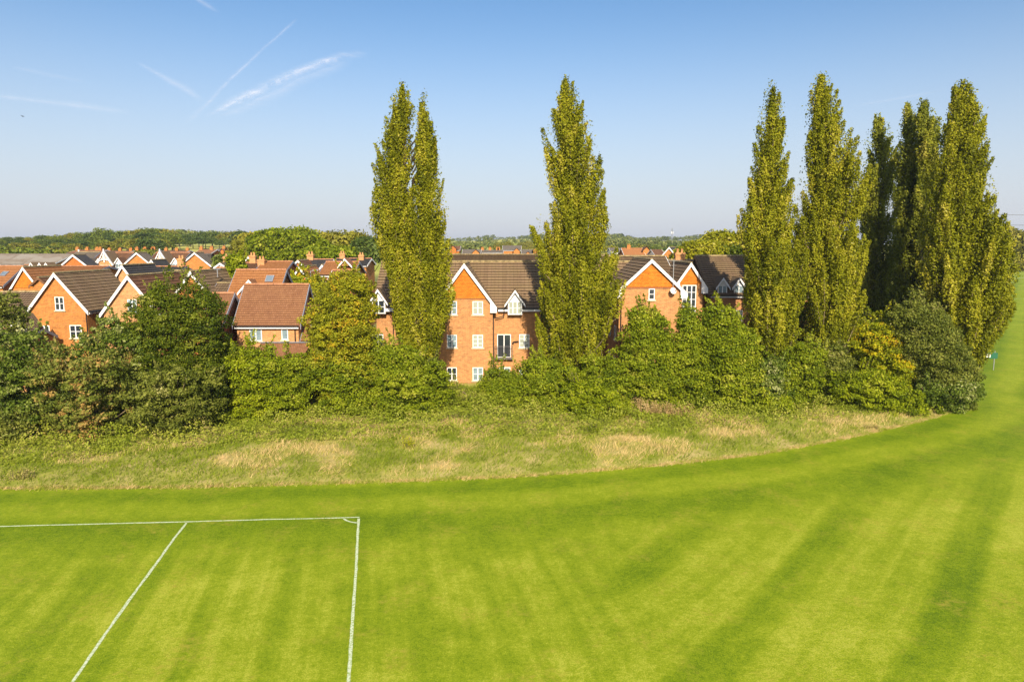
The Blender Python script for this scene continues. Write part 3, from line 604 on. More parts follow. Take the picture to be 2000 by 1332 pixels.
for i, px in enumerate((63, 79.5, 92)):
    dormer(ro, Xat(px,95.5)-d[0], -.35, Zat(533.5,96)-d[2], 1.0, .62, .75, 'roof_brown', glass='blue_glass', nx=2, depth=1.0)
for px in (72, 87): downpipe(t, Xat(px,96)-d[0], 0, d[5]-.3)
# long truss-gabled terrace
def truss_gable(par, x, yf, zr, hw, h, wallmat='brick_pale'):
    mb = MB(); mb.prism([(x-hw, -.4), (x+hw, -.4), (x+hw, zr-h), (x, zr), (x-hw, zr-h)], yf, yf+1.6); o = mb.build('cross_gable', wallmat, par)
    b = MB(); y = yf-.12; tanp = h/hw
    for s in (-1, 1): b.beam((x, y, zr+.1), (x+s*(hw+.3), y, zr-h-.3*tanp+.1), .12, .34, (0,1,0))
    b.beam((x, y, zr+.5), (x, y, zr-h*.95), .14, .16, (0,1,0)); pts = []
    for k in range(9): a = math.pi*k/8; pts.append((x+math.cos(a)*hw*.95, y, zr-h-.05+math.sin(a)*h*.36))
    for p, q in zip(pts[:-1], pts[1:]): b.beam(p, q, .1, .22, (0,1,0))
    for s in (-1, 1): b.beam((x+s*hw*.5, y, zr-h*.42), (x+s*hw*.36, y, zr-h*.78), .08, .11, (0,1,0)); b.beam((x+s*hw*.22, y, zr-h*.2), (x+s*hw*.16, y, zr-h*.7), .08, .1, (0,1,0))
    b.build('timber_truss', 'white', o)
    r = MB()
    for s in (-1, 1):
        e = (x+s*(hw+.25), zr-h-.25*tanp+.14); q = [(e[0], yf-.2, e[1]), (e[0], yf+3, e[1]), (x, yf+3, zr+.14), (x, yf-.2, zr+.14)]; r.quad(*(q if s == 1 else q[::-1]))
    r.build('gable_roof', 'roof_brown', o)
    for s in (-1, 1): window(o, x+s*hw*.42, zr-h-.75, .7, .8, 1, 1, y=yf, glass='blue_glass', level=3)
    return o
YT = 112
t, ro, d = front_eave('slate_terrace', 'grey brown terrace roof with white dormers left of the first white truss gable', 150, 196, 519, 492, YT+1, 4.0, 'brick_pale', 'roof_grey', course=.4, ridge='ridge')
for px in (172, 191): dormer(ro, Xat(px,YT)-d[0], -.3, Zat(519,YT)-d[2], 1.3, .3, .8, 'roof_grey', glass='blue_glass', nx=2, depth=1.2)
mb = MB(); mb.tube([(-d[4]/2+.1, 4, d[6]), (-d[4]/2+.1, 4, d[6]+.5)], .12, 6); mb.build('finial', 'white', ro)
for (a, b, apx, dpx, lab, gl) in ((198, 262, 207, 229, 'terrace with the left white timber truss gable and a brown red roof', 268), (305, 372, 316, 340, 'terrace with the right white timber truss gable and a brown red roof', 381.5)):
    t, ro, d = front_eave('truss_terrace', lab, a, b, 519, 493, YT+1, 4.0, 'brick_pale', 'roof_darkred', course=.4)
    truss_gable(t, Xat(apx,YT)-d[0], -1.0, Zat(492.5,YT)-d[2], 1.05, 1.75)
    dormer(ro, Xat(dpx,YT)-d[0], -.3, Zat(525,YT)-d[2], 1.25, .85, .85, 'roof_darkred', glass='blue_glass', nx=2, depth=1.2)
front_gable('big_gable_house', 'orange brick gable house between the two white truss gables', (268.5,493), 516.5, 26, YT-3, 2.6, 'brick', 'roof_grey', course=0, bh=.20)
front_gable('big_gable_house', 'tall orange brick gable right of the second white truss gable', (381.5,493), 520, 31, YT-6, 2.6, 'brick', 'roof_grey', course=0, bh=.20)
mbt, ro, d = front_gable('white_bay_house', 'narrow house with white triangular bay right of the middle gable house', (297,507), 520, 8, 104, 4, 'white', 'roof_slate', course=0, ov=.15)
# slate pair
t, ro, d = front_gable('slate_house', 'small orange gable with dark mossy slate roof behind the near gables', (241,517), 541, 15, 72, 6, 'brick_pale', 'roof_slate', course=.3, bmat='white')
t, ro, d = front_eave('slate_house', 'low dark slate roof with one chimney left of the tall orange gable', 299, 364, 534, 520, 78, 2.0, 'brick', 'roof_slate', course=.3)
chimney(ro, Xat(356,80)-d[0], 2.0, d[6]-.4, d[6]+1.0)
front_eave('orange_roof_house', 'orange tiled roof right of the brown gable behind the round tree', 424, 456, 548, 522, 74, 2.8, 'brick', 'roof_orange', course=.33)
t, ro, d = front_gable('white_gable_house', 'house with small white gable and a brick chimney in the middle distance', (431,513), 524, 13, 92, 5, 'white', 'roof_grey', course=0)
chimney(ro, 0, 2.0, d[6]-.5, d[6]+.9, pots=1)
t, ro, d = front_eave('slate_house', 'grey hipped roof house above the tall orange gable', 384, 430, 508, 495, 135, 4, 'white', 'roof_grey', course=0, hip=(3,3), bar=None, ridge=None)
t, ro, d = front_eave('red_brown_house', 'red brown roof with brick chimney right of the slender feathery tree', 470, 512, 530, 513, 82, 2.8, 'brick_pale', 'roof_darkred', course=.33)
chimney(ro, Xat(497,85)-d[0], 2.8, d[6]-.4, d[6]+1.0)
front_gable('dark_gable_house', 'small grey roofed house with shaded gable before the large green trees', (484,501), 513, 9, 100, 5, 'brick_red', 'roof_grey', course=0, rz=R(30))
t, ro, d = front_eave('orange_roof_house', 'long orange roof with chimney at its left end behind the white dormer house', 514, 572, 534, 510, 80, 3.0, 'brick', 'roof_orange', course=.33)
chimney(ro, -d[4]/2-.1, 2.2, d[6]-2.2, d[6]+.35, .8, .7)
front_gable('orange_gable_house', 'orange gable house with white bargeboards behind the yellow tree', (586,520.5), 546, 17, 76, 6, 'brick_deep', 'roof_orange', course=.33)
t, ro, d = front_gable('brown_slope_house', 'house with brown red roof sloping right, between orange and slate roofs', (583,508), 537, 32, 86, 4, 'brick', 'roof_darkred', course=.33)
t, ro, d = front_eave('slate_house', 'dark slate house with front gable, chimney and white window, in the middle distance', 600, 652, 530, 506, 88, 3.0, 'brick_pale', 'roof_slate', course=.3, bmat='white')
chimney(ro, -d[4]/2+.25, 3.0, d[6]-.5, d[6]+.75, .8, .7)
front_gable('slate_porch_house', 'small orange front gable with white window below the slate roof', (630,516.5), 534, 13, 83, 5, 'brick_pale', 'roof_slate', [(626,637,535,544,3,2,'blue_glass')], course=.3)
t, ro, d = front_eave('slate_house', 'far dark slate roof with two pale chimneys near the left poplar', 658, 726, 519, 504.5, 98, 3.0, 'brick', 'roof_slate', course=.3, bmat='white')
chimney(ro, -d[4]/2+.6, 3.0, d[6]-.5, d[6]+.8); chimney(ro, d[4]/2-1.1, 2.2, d[6]-1, d[6]+.6)
t, ro, d = front_eave('orange_roof_house', 'bright orange roof with small gabled dormer left of the steep taupe roof', 637, 702, 538, 510.5, 76, 3.1, 'brick', 'roof_orange', course=.33)
dormer(ro, Xat(675,77)-d[0], 1.0, d[5]+.9, 1.2, .1, .65, 'roof_red', front='brick_pale', glass=None, depth=1.2)
front_eave('pink_roof_house', 'faded pinkish tiled roof just above the orange tree', 650, 700, 553, 527, 67, 2.4, 'brick', 'roof_red', course=.3, bmat='white')

# --- far houses (rows beyond)
def far_row(label, x0, x1, ey, ry, Y, wall, roof, nch, run=4, gab=(), name='terrace_row', hip=(0,0)):
    t, ro, d = front_eave(name, label, x0, x1, ey, ry, Y, run, wall, roof, course=0, ridge=None, hip=hip, bar=None if any(hip) else 'both', bmat='white')
    for k in range(nch): chimney(ro, -d[4]/2+d[4]*(k+.5)/nch + (k*37 % 5-2)*.35, run*.9, d[6]-.6, d[6]+.6, .75, .6, 'brick', 2)
    for (gx, gy, gw) in gab:
        X = Xat(gx, Y)-d[0]; z = Zat(gy, Y)-d[2]; hw = px2w(gw, Y); mb = MB(); mb.prism([(X-hw, -.5), (X+hw, -.5), (X+hw, z-hw*.9), (X, z), (X-hw, z-hw*.9)], -1.0, 2.5); g_ = mb.build('cross_gable', wall, t)
        r = MB()
        for s in (-1, 1): q = [(X+s*(hw+.3), -1.3, z-hw*.9-.2), (X+s*(hw+.3), 3, z-hw*.9-.2), (X, 3, z+.12), (X, -1.3, z+.12)]; r.quad(*(q if s == 1 else q[::-1]))
        r.build('gable_roof', roof, g_)
    return t
far_row('far red tiled terrace with four chimneys above the grey terrace roof', 150, 209, 495, 488, 180, 'brick', 'roof_red', 4)
far_row('far terrace with clustered orange chimneys above the left truss gable', 211, 262, 496, 489.5, 185, 'brick', 'roof_darkred', 3)
far_row('far terrace with many chimneys above the middle orange gable', 268, 312, 497, 488, 178, 'brick', 'roof_red', 4)
far_row('far grey and red terrace above the right truss gable', 322, 372, 496, 489, 182, 'brick', 'roof_darkred', 3)
far_row('far bright red roofed pair of houses with end chimneys', 391, 424, 497, 487, 170, 'brick_deep', 'roof_red', 2, gab=((440,487,3),))
far_row('far grey roofed house behind the feathery slender tree', 426, 462, 495, 486, 178, 'brick', 'roof_grey', 1)
far_row('far pale white rendered house under a grey roof', 404, 420, 505, 500, 140, 'white', 'roof_slate', 0)
far_row('distant house with orange gable just right of the left poplar', 880, 900, 489, 480.5, 215, 'brick_deep', 'roof_darkred', 0, gab=((886,480.5,6),))
far_row('distant brown roofed house with orange front gable between the poplars', 904, 940, 497, 487, 190, 'brick', 'roof_grey', 0, gab=((930,488,7),))
far_row('distant orange terrace with four pale chimneys between the poplars', 941, 983, 494, 488, 195, 'brick', 'roof_grey', 4)
far_row('distant large grey roofed house with orange cross gable between the poplars', 982, 1018, 489, 479.5, 205, 'brick', 'roof_grey', 0, gab=((1009,485,6),))
far_row('distant grey roofs with little orange gables left of the middle poplar', 1018, 1056, 496, 487.5, 200, 'brick', 'roof_grey', 0, gab=((1031,492,4),(1046,484,5)))
far_row('distant small grey house just right of the middle poplar', 1189, 1208, 492, 484, 190, 'white', 'roof_grey', 0)
far_row('distant plain orange roof right of the middle poplar', 1213, 1254, 499, 484, 150, 'brick_deep', 'roof_orange', 1)
far_row('distant orange house with front gable right of the plain orange roof', 1254, 1274, 497, 489, 152, 'brick', 'roof_darkred', 0, gab=((1260,483,7),))
t, ro, d = front_gable('far_gable_house', 'distant orange gable under a dark slate roof before the hedge trees', (1307,482.5), 499, 13, 130, 9, 'brick', 'roof_slate', course=0, rz=-R(20))
far_row('distant house with red brown roof and white end wall', 1271, 1292, 499, 487, 140, 'white', 'roof_darkred', 0)

# --- apartment blocks
def seg_wall(par, mb, nm='wall', mat='brick_flat'): return mb.build(nm, mat, par)
YF = 58.0
X0 = Xat(907, YF)
ap = thing('apartment_block', 'three storey orange brick apartment block with tall tile hung gable between the poplars', 'apartment block', (X0, YF, 0))
apex_z = Zat(514, YF)-.1; half = px2w(63, YF); foot_z = Zat(602, YF); tanp = (apex_z-foot_z)/half
Wg = 2*(half-.35); zeg = apex_z - tanp*Wg/2
zrm = Zat(511, YF+5.2)-.12; zem = Zat(600, YF+.4)
def lx(px, Y=YF): return Xat(px, Y)-X0
# walls: projecting gable bay and the long range
mb = MB(); mb.prism([(-Wg/2, -.5), (Wg/2, -.5), (Wg/2, zeg), (0, apex_z-.02), (-Wg/2, zeg)], 0, 5.2); mb.build('wall', 'brick_flat', ap)
xa, xb = lx(733, YF+.8), lx(1058, YF+.8)
mb = MB(); mb.box(xa, -Wg/2-.002, .8, 10.2, -.5, zem-.02); mb.box(Wg/2+.002, xb, .6, 10.2, -.5, zem-.02); mb.build('wall', 'brick_flat', ap)
mb = MB(); mb.box(xb+.002, lx(1205, YF+1.6), 1.8, 10.0, -.5, zem-.03); mb.build('wall', 'brick_flat', ap)
tile_hang(ap, Wg, zeg, apex_z-.05, Zat(583, YF))
mb = MB(); mb.box(-(apex_z-Zat(583,YF))/tanp+.02, (apex_z-Zat(583,YF))/tanp-.02, -.055, -.003, Zat(584.3,YF), Zat(583,YF)-.002); mb.build('string_course', 'brick_red', ap)
# main roof: ridge along x
Lm = lx(1205, YF+2)-xa+.5; sub = bpy.data.objects.new('main_roof', None)
mm = MB()
def slope_courses(mb, x0, x1, ya, yb, za, zb_, n, lip=.055, x0b=None, x1b=None, th=.1):
    x0b = x0 if x0b is None else x0b; x1b = x1 if x1b is None else x1b
    for k in range(n):
        a, b = k/n, (k+1)/n; f = lambda u, v, a: u+(v-u)*a
        p = [(f(x0,x0b,a), f(ya,yb,a), f(za,zb_,a)+th+lip), (f(x1,x1b,a), f(ya,yb,a), f(za,zb_,a)+th+lip), (f(x1,x1b,b), f(ya,yb,b), f(za,zb_,b)+th), (f(x0,x0b,b), f(ya,yb,b), f(za,zb_,b)+th)]
        mb.quad(*p); mb.quad((p[0][0], p[0][1]+.07, p[0][2]-lip+.02), (p[1][0], p[1][1]+.07, p[1][2]-lip+.02), p[1], p[0])
rise = (zrm-zem)/5.2
slope_courses(mm, xa-.3, xb+8.5, .3, 5.4, zem-.2, zrm, 17)
mm.quad((xa-.3,5.4,zrm+.1),(xb+8.5,5.4,zrm+.1),(xb+8.5,10.6,zem),(xa-.3,10.6,zem)); mm.quad((xa-.3,.3,zem-.2),(xa-.3,5.4,zrm),(xb+8.5,5.4,zrm),(xb+8.5,.3,zem-.2))
mm.quad((xa-.28,.3,zem-.2),(xa-.28,5.4,zrm+.1),(xa-.28,10.6,zem)); mm.quad((xb+8.48,.3,zem-.2),(xb+8.48,5.4,zrm+.1),(xb+8.48,10.6,zem))
mr = mm.build('roof', 'roof_brown', ap)
rb = MB(); x = xa-.3
while x < xb+8.4: rb.tube([(x,5.4,zrm+.1),(x+.43,5.4,zrm+.1)], .13, 8); x += .45
rb.build('ridge_tiles', 'ridge', mr)
# gable roof of the bay
gr = roof_part(ap, Wg, 5.2, zeg, apex_z, 'y', 'roof_brown', .33, .035, ov=.35, vg=.25, ridge='ridge', name='gable_roof')
barge(ap, Wg, zeg, apex_z, 'y', 5.2, 'front', 'white', ov=.35, vg=.25, bh=.22, box_end=True)
# eaves of the right range
mb = MB(); mb.box(Wg/2+.45, xb+.1, .24, .30, zem-.36, zem-.10); mb.build('fascia', 'white', ap)
mb = MB(); mb.tube([(Wg/2+.4, .20, zem-.12), (xb+.1, .20, zem-.12)], .06, 6); mb.tube([(Wg/2+.95, .2, zem-.14), (Wg/2+.95,.3,zem-.75),(Wg/2+.2,.3,zem-.95)], .045, 6); mb.build('gutter', 'black', ap)
mb = MB(); mb.box(xa, -Wg/2-.45, .24, .30, zem-.36, zem-.10); mb.build('fascia', 'white', ap)
for px, y in ((963, .5), (1058, .5), (763, .7)): downpipe(ap, lx(px), -.4, zem-.2 if px > 900 else zem-.2, y)
def apwin(x0, x1, y0, y1, nx=2, ny=2, gl='glass', y=0.0, sill=True): 
    Y = YF+y; return window(ap, Xat((x0+x1)/2, Y, (y0+y1)/2)-X0, (Zat(y0,Y)+Zat(y1,Y))/2, px2w(x1-x0, Y), Zat(y0,Y)-Zat(y1,Y), nx, ny, y=y, glass=gl, sill=sill)
for r_, (y0, y1) in enumerate(((588.5,614.5),(654,679),(717.5,743))):
    apwin(873, 892.5, y0, y1, 2, 2, ('blue_glass','blue_glass','glass')[r_]); apwin(923, 943.5, y0, y1, 2, (2,3,2)[r_], ('blind','blind','blue_glass')[r_])
apwin(1014, 1034, 653, 679, 2, 3, 'blind', .6); apwin(1014, 1034, 717, 743, 2, 2, 'blue_glass', .6); apwin(975, 997, 717, 750, 2, 1, 'blue_glass', .6, False)
fd = apwin(971, 998, 653, 698, 2, 1, 'glass', .6, False); fd.name = 'french_door'
apwin(1071, 1092, 654, 679, 2, 2, 'blue_glass', 1.8); apwin(1071, 1092, 588, 613, 2, 2, 'glass', 1.8); apwin(1150, 1170, 654, 679, 2, 2, 'blue_glass', 1.8)
apwin(728, 749, 653, 676, 2, 2, 'glass', .8); apwin(728, 749, 717, 742, 2, 2, 'glass', .8)
dormer(ap, lx(1006, YF+.1), .10, Zat(614.5,YF+.5), px2w(28,YF), Zat(587,YF+.5)-Zat(614.5,YF+.5), px2w(20,YF), 'roof_brown', glass='blind', nx=3, depth=1.8, ov=.28)
dormer(ap, lx(738, YF+.1), .10, Zat(612,YF+.7), px2w(26,YF), Zat(584,YF+.7)-Zat(612,YF+.7), px2w(19,YF), 'roof_brown', glass='glass', nx=2, depth=1.8, ov=.28)
# juliet balcony
Yb = YF+.6; xb0, xb1 = lx(966, Yb), lx(1001.5, Yb); zb0, zb1 = Zat(702, Yb-.35), Zat(676, Yb-.35)
mb = MB(); yb = .6-.42; mb.box(xb0, xb1, yb, yb+.04, zb1-.04, zb1); mb.box(xb0, xb1, yb, yb+.04, zb0+.1, zb0+.14); mb.box(xb0, xb1, yb, .597, zb0, zb0+.05)
for s in (xb0, xb1-.04): mb.box(s, s+.04, yb+.04, .597, zb1-.04, zb1); mb.box(s, s+.04, yb+.04, .597, zb0+.1, zb0+.14)
n = 13
for k in range(n+1): x = xb0+(xb1-xb0-.03)*k/n; mb.box(x, x+.022, yb+.008, yb+.03, zb0+.14, zb1-.04)
mb.build('juliet_balcony', simple('dark_iron', (.10,.09,.09), .5), ap)
mb = MB(); xx = lx(1008.5, Yb); zz = Zat(667.5, Yb); mb.tube([(xx-.25,.5,zz),(xx+.2,.45,zz+.05)], .05, 6); mb.tube([(xx,.597,zz-.02),(xx,.45,zz-.02)], .03, 6); mb.tube([(xx-.25,.5,zz-.02),(xx-.3,.4,zz-.12)], .07, 6); mb.build('wall_lamp', 'black', ap)
# rear range seen over the ridge
t, ro, d = front_eave('rear_apartment_range', 'brown roof ridge with yellow lichen showing just behind the apartment block', 858, 1190, 520, 497, 70, 4.5, 'brick', 'roof_brown', course=.33, lip=.05, ridge='ridge', bmat='white', cat='apartment block')

# right gable block
bt, bro, bd = front_gable('gabled_apartment_wing', 'tall brick apartment wing with wide tile hung gable and dish, right of middle poplar', (1271.5,505.5), 575, 71, 53.5, 7.5, 'brick_flat', 'roof_brown',
    [(1266.7,1278.5,564,585.5,1,2,'glass'), (1266,1285,676,698,2,2,'blue_glass')], hang=560.5, boxend=True, bh=.21, lip=.055, cat='apartment block', ov=.4)
mb = MB(); zz = Zat(561,53.5); hh = (bd[6]-zz)/((bd[6]-bd[5])/(bd[3]/2)); mb.box(-hh+.1, hh-.1, -.06, -.003, zz-.09, zz-.004); mb.build('string_course', 'brick_red', bt)
for zz in (650, 586, 710):       # windows along the shaded left flank
    for yy in (1.6, 4.6):
        xf = lambda p, b=bd: (-b[3]/2 + p[1], -p[0] , p[2]); window(bt, -yy, Zat(zz, 55), .95, 1.15, 2, 2, y=0, glass='blue_glass', xf=xf)
downpipe(bt, -bd[3]/2+.15, -.3, bd[5]-.6)
# satellite dish and aerial are things of their own
Yd = 53.5; dx = Xat(1313, Yd); dz_ = Zat(568, Yd)
dish = thing('satellite_dish', 'round pale satellite dish fixed on the brick gable wing', 'satellite dish', (dx, Yd-.03, dz_))
mb = MB(); nr, ns = 4, 18; c0 = Vector((0, -.32, 0)); ax = Vector((.30, -.88, .36)).normalized(); u_ = ax.cross(Vector((0,0,1))).normalized(); v_ = u_.cross(ax)
for r_ in range(nr+1):
    for k in range(ns): a = 2*math.pi*k/ns; q = r_/nr; mb.v.append(tuple(c0 + (u_*math.cos(a) + v_*math.sin(a))*.26*max(q, .02) + ax*.07*q*q))
for r_ in range(nr):
    for k in range(ns): a = r_*ns+k; b = r_*ns+(k+1) % ns; mb.f.append((a, b, b+ns, a+ns))
mb.build('reflector', 'dishwhite', dish, smooth=True)
mb = MB(); mb.tube([tuple(c0), (0, 0, -.12)], .03, 6); mb.tube([tuple(c0-v_*.24), tuple(c0+ax*.34-v_*.08)], .015, 5); mb.tube([tuple(c0+ax*.30-v_*.10), tuple(c0+ax*.40-v_*.05)], .04, 6); mb.build('feed_arm', 'black', dish)
aer = thing('tv_aerial', 'tall thin television aerial on a mast above the satellite dish', 'aerial', (Xat(1313.5, Yd), Yd-.28, Zat(566,Yd)))
mb = MB(); hz = Zat(508,Yd)-Zat(566,Yd); mb.tube([(0,0,0),(0,0,hz)], .028, 6); mb.tube([(0,.02,.1),(0,.25,.1)], .02, 5); mb.build('mast', 'metal', aer)
mb = MB(); mb.tube([(-.45,0,hz-.08),(.65,0,hz-.02)], .018, 5)
for k in range(9): x = -.4+k*.12; mb.tube([(x,-.16,hz-.08+.055*(x+.45)),(x,.16,hz-.08+.055*(x+.45))], .009, 4)
mb.tube([(-.4,0,hz-.25),(-.4,0,hz+.1)], .015, 4); mb.tube([(-.2,0,hz-.42),(.2,0,hz-.42)], .012, 4); mb.build('antenna', 'metal', aer)

# right ranges of the apartments
t, ro, d = front_eave('apartment_range', 'brown tiled apartment range directly behind the wide tile hung gable wing', 1185, 1322, 552, 499.5, 60.5, 5, 'brick_flat', 'roof_brown', ref='eave', course=.33, lip=.055, ridge='ridge', bmat='white', cat='apartment block')
t, ro, d = front_eave('apartment_range', 'low shaded roof range linking the wide gable wing and the stair gable', 1300, 1385, 552, 507, 61, 4.2, 'brick_flat', 'roof_brown', course=.33, lip=.055, ridge='ridge', bmat='white', cat='apartment block')
chimney(ro, Xat(1323,66)-d[0], 4.4, d[6]-.5, d[6]+.75, .9, .7)
st, sro, sd_ = front_gable('stair_gable', 'narrow steep tile hung gable with tall glazed stair window', (1348,512), 565, 34, 57.5, 6, 'brick_flat', 'roof_brown', hang=555, boxend=True, bh=.19, ov=.35, cat='apartment block')
window(st, Xat(1347,57.5)-sd_[0], (Zat(557,57.5)+Zat(640,57.5))/2, px2w(27,57.5), Zat(557,57.5)-Zat(640,57.5), 3, 6, glass='glass', sill=False)
rt, rro, rd = front_eave('dormer_apartment_range', 'apartment range with white gabled dormers on a brown roof behind the right poplars', 1384, 1590, 578, 499, 59, 4.8, 'brick_flat', 'roof_brown', ref='eave', wins=
    [(1432,1450,606,626,2,1,'blind'), (1395,1412,606,626,2,1,'blue_glass'), (1480,1498,606,626,2,2,'blue_glass'), (1515,1533,606,626,2,2,'blind')], course=.33, lip=.055, ridge='ridge', bmat='roof_brown', cat='apartment block')
for px in (1412, 1444, 1490):
    dormer(rro, Xat(px,59)-rd[0], .0, Zat(578,59), px2w(19,59), Zat(557,59)-Zat(578,59), px2w(13,59), 'roof_brown', glass='blue_glass', nx=2, ny=1, depth=2.2, ov=.22)
front_gable('gabled_apartment_wing', 'brick gable wing almost hidden behind the slim right poplar', (1531,504), 577, 34, 57.5, 6, 'brick_flat', 'roof_brown', [(1522,1536,563,577,2,1,'glass'), (1513,1527,605,624,2,2,'blue_glass')], hang=556, cat='apartment block')

# ------------------------------------------------------------------ foliage
def unit(v): return v / np.maximum(np.linalg.norm(v, axis=1, keepdims=True), 1e-9)
def leaves(pos, size, bias, rng, bs=.8, asp=.62):
    n = len(pos); nn = unit(bias*bs + rng.normal(size=(n, 3))*.75); t = unit(np.cross(nn, rng.normal(size=(n, 3)))); b = np.cross(nn, t)
    s = (size*rng.uniform(.65, 1.25, n))[:, None]
    return np.stack([pos - t*s, pos - b*s*asp, pos + t*s, pos + b*s*asp], 1).reshape(-1, 3)
class Env:
    """crown envelope from photo rows (py, left px, right px) at depth Y"""
    def __init__(s, rows, Y, xc, seed, dy=.85, rough=.18):
        s.Y = Y; s.X = Xat(xc, Y); rows = sorted(rows, key=lambda r: -r[0]); s.g = tz(s.X, Y)
        s.z = np.array([Zat(r[0], Y) for r in rows]); s.l = np.array([s.X-Xat(r[1], Y, r[0]) for r in rows]); s.r = np.array([Xat(r[2], Y, r[0])-s.X for r in rows])
        s.seed = seed; s.dy = dy; s.rough = rough; s.z0, s.z1 = s.z[0], s.z[-1]
    def R(s, z, th):
        l = np.interp(z, s.z, s.l); r = np.interp(z, s.z, s.r); c = np.cos(th); k = (c+1)/2
        cx = (r-l)/2; hw = (l+r)/2
        n = 1 + s.rough*2*(fbm(th*1.6+s.seed*7.3, z*.42, s.seed, 2)-.5)
        return cx, hw*n
    def point(s, z, th, q):
        cx, hw = s.R(z, th); return np.stack([s.X+cx+hw*q*np.cos(th), s.Y+hw*s.dy*q*np.sin(th), z], 1)
def tree(name, label, cat, rows, Y, xc, mat, seed, nb=300, lpb=60, size=.13, style='broad', group=None, bark='bark', dy=.85, trunk=.22, clump=.6, tops=None, trunk_top=.75, rough=.32, limbs=14, inner=.35, into=None):
    rng = np.random.default_rng(seed); e = Env(rows, Y, xc, seed, dy, rough); t = into or thing(name, label, cat, (e.X, Y, e.g), 0, group)
    base = np.array([t.location.x, t.location.y, t.location.z]); zt = np.linspace(e.z0, e.z1, 60); ww = np.interp(zt, e.z, e.l+e.r)**(1.05 if style == 'poplar' else 1.3) + .05; cdf = np.cumsum(ww)/ww.sum()
    z = np.interp(rng.uniform(size=nb), cdf, zt); th = rng.uniform(0, 2*math.pi, nb)
    z = z - (clump*.55*(z-e.z0)/max(e.z1-e.z0, .1) if style == 'broad' else 0); front = rng.uniform(size=nb) < .35; th = np.where(front, rng.uniform(math.pi, 2*math.pi, nb), th)      # fuller towards the open field where it grows to the light
    q = (rng.uniform(size=nb)**.5)*(1-inner)+inner; q = np.where(rng.uniform(size=nb) < .22, q*0+rng.uniform(.98, 1.08, nb), q*.86); tips = e.point(z, th, q)
    co = []; tone = []; wood = MB(); ctone = rng.normal(.45, .20, nb)
    if style == 'poplar':
        nb2 = max(40, int(nb/3.0)); zc = np.interp(rng.uniform(size=nb2)*.97+.03, cdf, zt); thc = rng.uniform(0, 2*math.pi, nb2); thc = np.where(rng.uniform(size=nb2) < .3, rng.uniform(math.pi, 2*math.pi, nb2), thc)
        qc = (rng.uniform(size=nb2)**.55)*.80+.20; qc[:6] = .15; zc[:6] = e.z1 - rng.uniform(0, .10, 6)*(e.z1-e.z0)
        tip = e.point(zc, thc, qc*1.08); cx, hw = e.R(zc, thc)
        for i in range(nb2):
            ln = rng.uniform(1.8, 3.9)*(.75+.25*min(1, hw[i]/2.0)); rp = clump*rng.uniform(.75, 1.4)*(.75+.25*min(1, hw[i]/2.0)); m = int(lpb*6*1.7*rng.uniform(.75, 1.25)*(ln*rp/(3.1*clump)))
            out_h = np.array([tip[i,0]-e.X-cx[i], tip[i,1]-Y, 0]); rl = np.linalg.norm(out_h)+1e-6; drift = out_h*min(.75, ln*.40/rl*rng.uniform(.5, 1.3)); st = tip[i]-drift; st = st - np.array([0, 0, ln])
            a = rng.uniform(0, 1, m); axis = st*(1-a)[:, None] + tip[i]*a[:, None]; rad = rp*(.20+.80*np.sin(np.pi*np.clip(.12+.80*a, 0, 1)))*(1-.45*a); d = unit(rng.normal(size=(m, 3))*np.array([1,1,.7]))
            lump = .50 + .95*vnoise(a*5+i*3.1, np.arctan2(d[:,1], d[:,0])*1.3+i, seed)
            p = axis + d*(rad*lump*rng.uniform(.25, 1, m)**.45)[:, None]; p[:, 2] = np.maximum(p[:, 2], e.g+.3)
            co.append(leaves(p, np.full(m, size), d+np.array([0,0,.25]), rng, 1.25)); tone.append(np.full(m, rng.normal(.38, .18))+rng.normal(0, .17, m)+(a-.5)*.12)
            s0 = Vector(st)-Vector(base); s1 = Vector(tip[i])-Vector(base); s00 = Vector((s0.x*.25, s0.y*.25, max(.5, s0.z-ln*.6))); 
            if i % 2 == 0: wood.tube([tuple(s00), tuple(s0), tuple(s0.lerp(s1, .85))], [.06, .045, .012], 4)
        m = nb*14; zf = np.interp(rng.uniform(size=m), cdf, zt); tf = rng.uniform(0, 2*math.pi, m); pf = e.point(zf, tf, rng.uniform(.1, .88, m)) + rng.normal(0, .10, (m, 3))
        co.append(leaves(pf, np.full(m, size), unit(np.stack([pf[:,0]-e.X, pf[:,1]-Y, np.full(m, .5)], 1)), rng)); tone.append(rng.normal(.38, .18, m))
    else:
        for i in range(nb):
            spike = q[i] > 1; m = int(lpb*rng.uniform(.6, 1.4)*(.5 if spike else 1)); r = clump*rng.uniform(.55, 1.45)*(.55 if spike else 1); d = unit(rng.normal(size=(m, 3))); 
            out = unit(np.array([[tips[i,0]-e.X, tips[i,1]-Y, .55]])); flip = (d*out).sum(1) < -.25; d[flip] *= -1
            rad = r*rng.uniform(.55, 1.05, m)[:, None]; p = tips[i] + d*rad*np.array([1.25, 1.25, .6]); p[:, 2] = np.maximum(p[:, 2], e.g+.05)
            co.append(leaves(p, np.full(m, size), d*.8+np.array([0,0,.35]), rng)); tone.append(ctone[i]+rng.normal(0, .16, m))
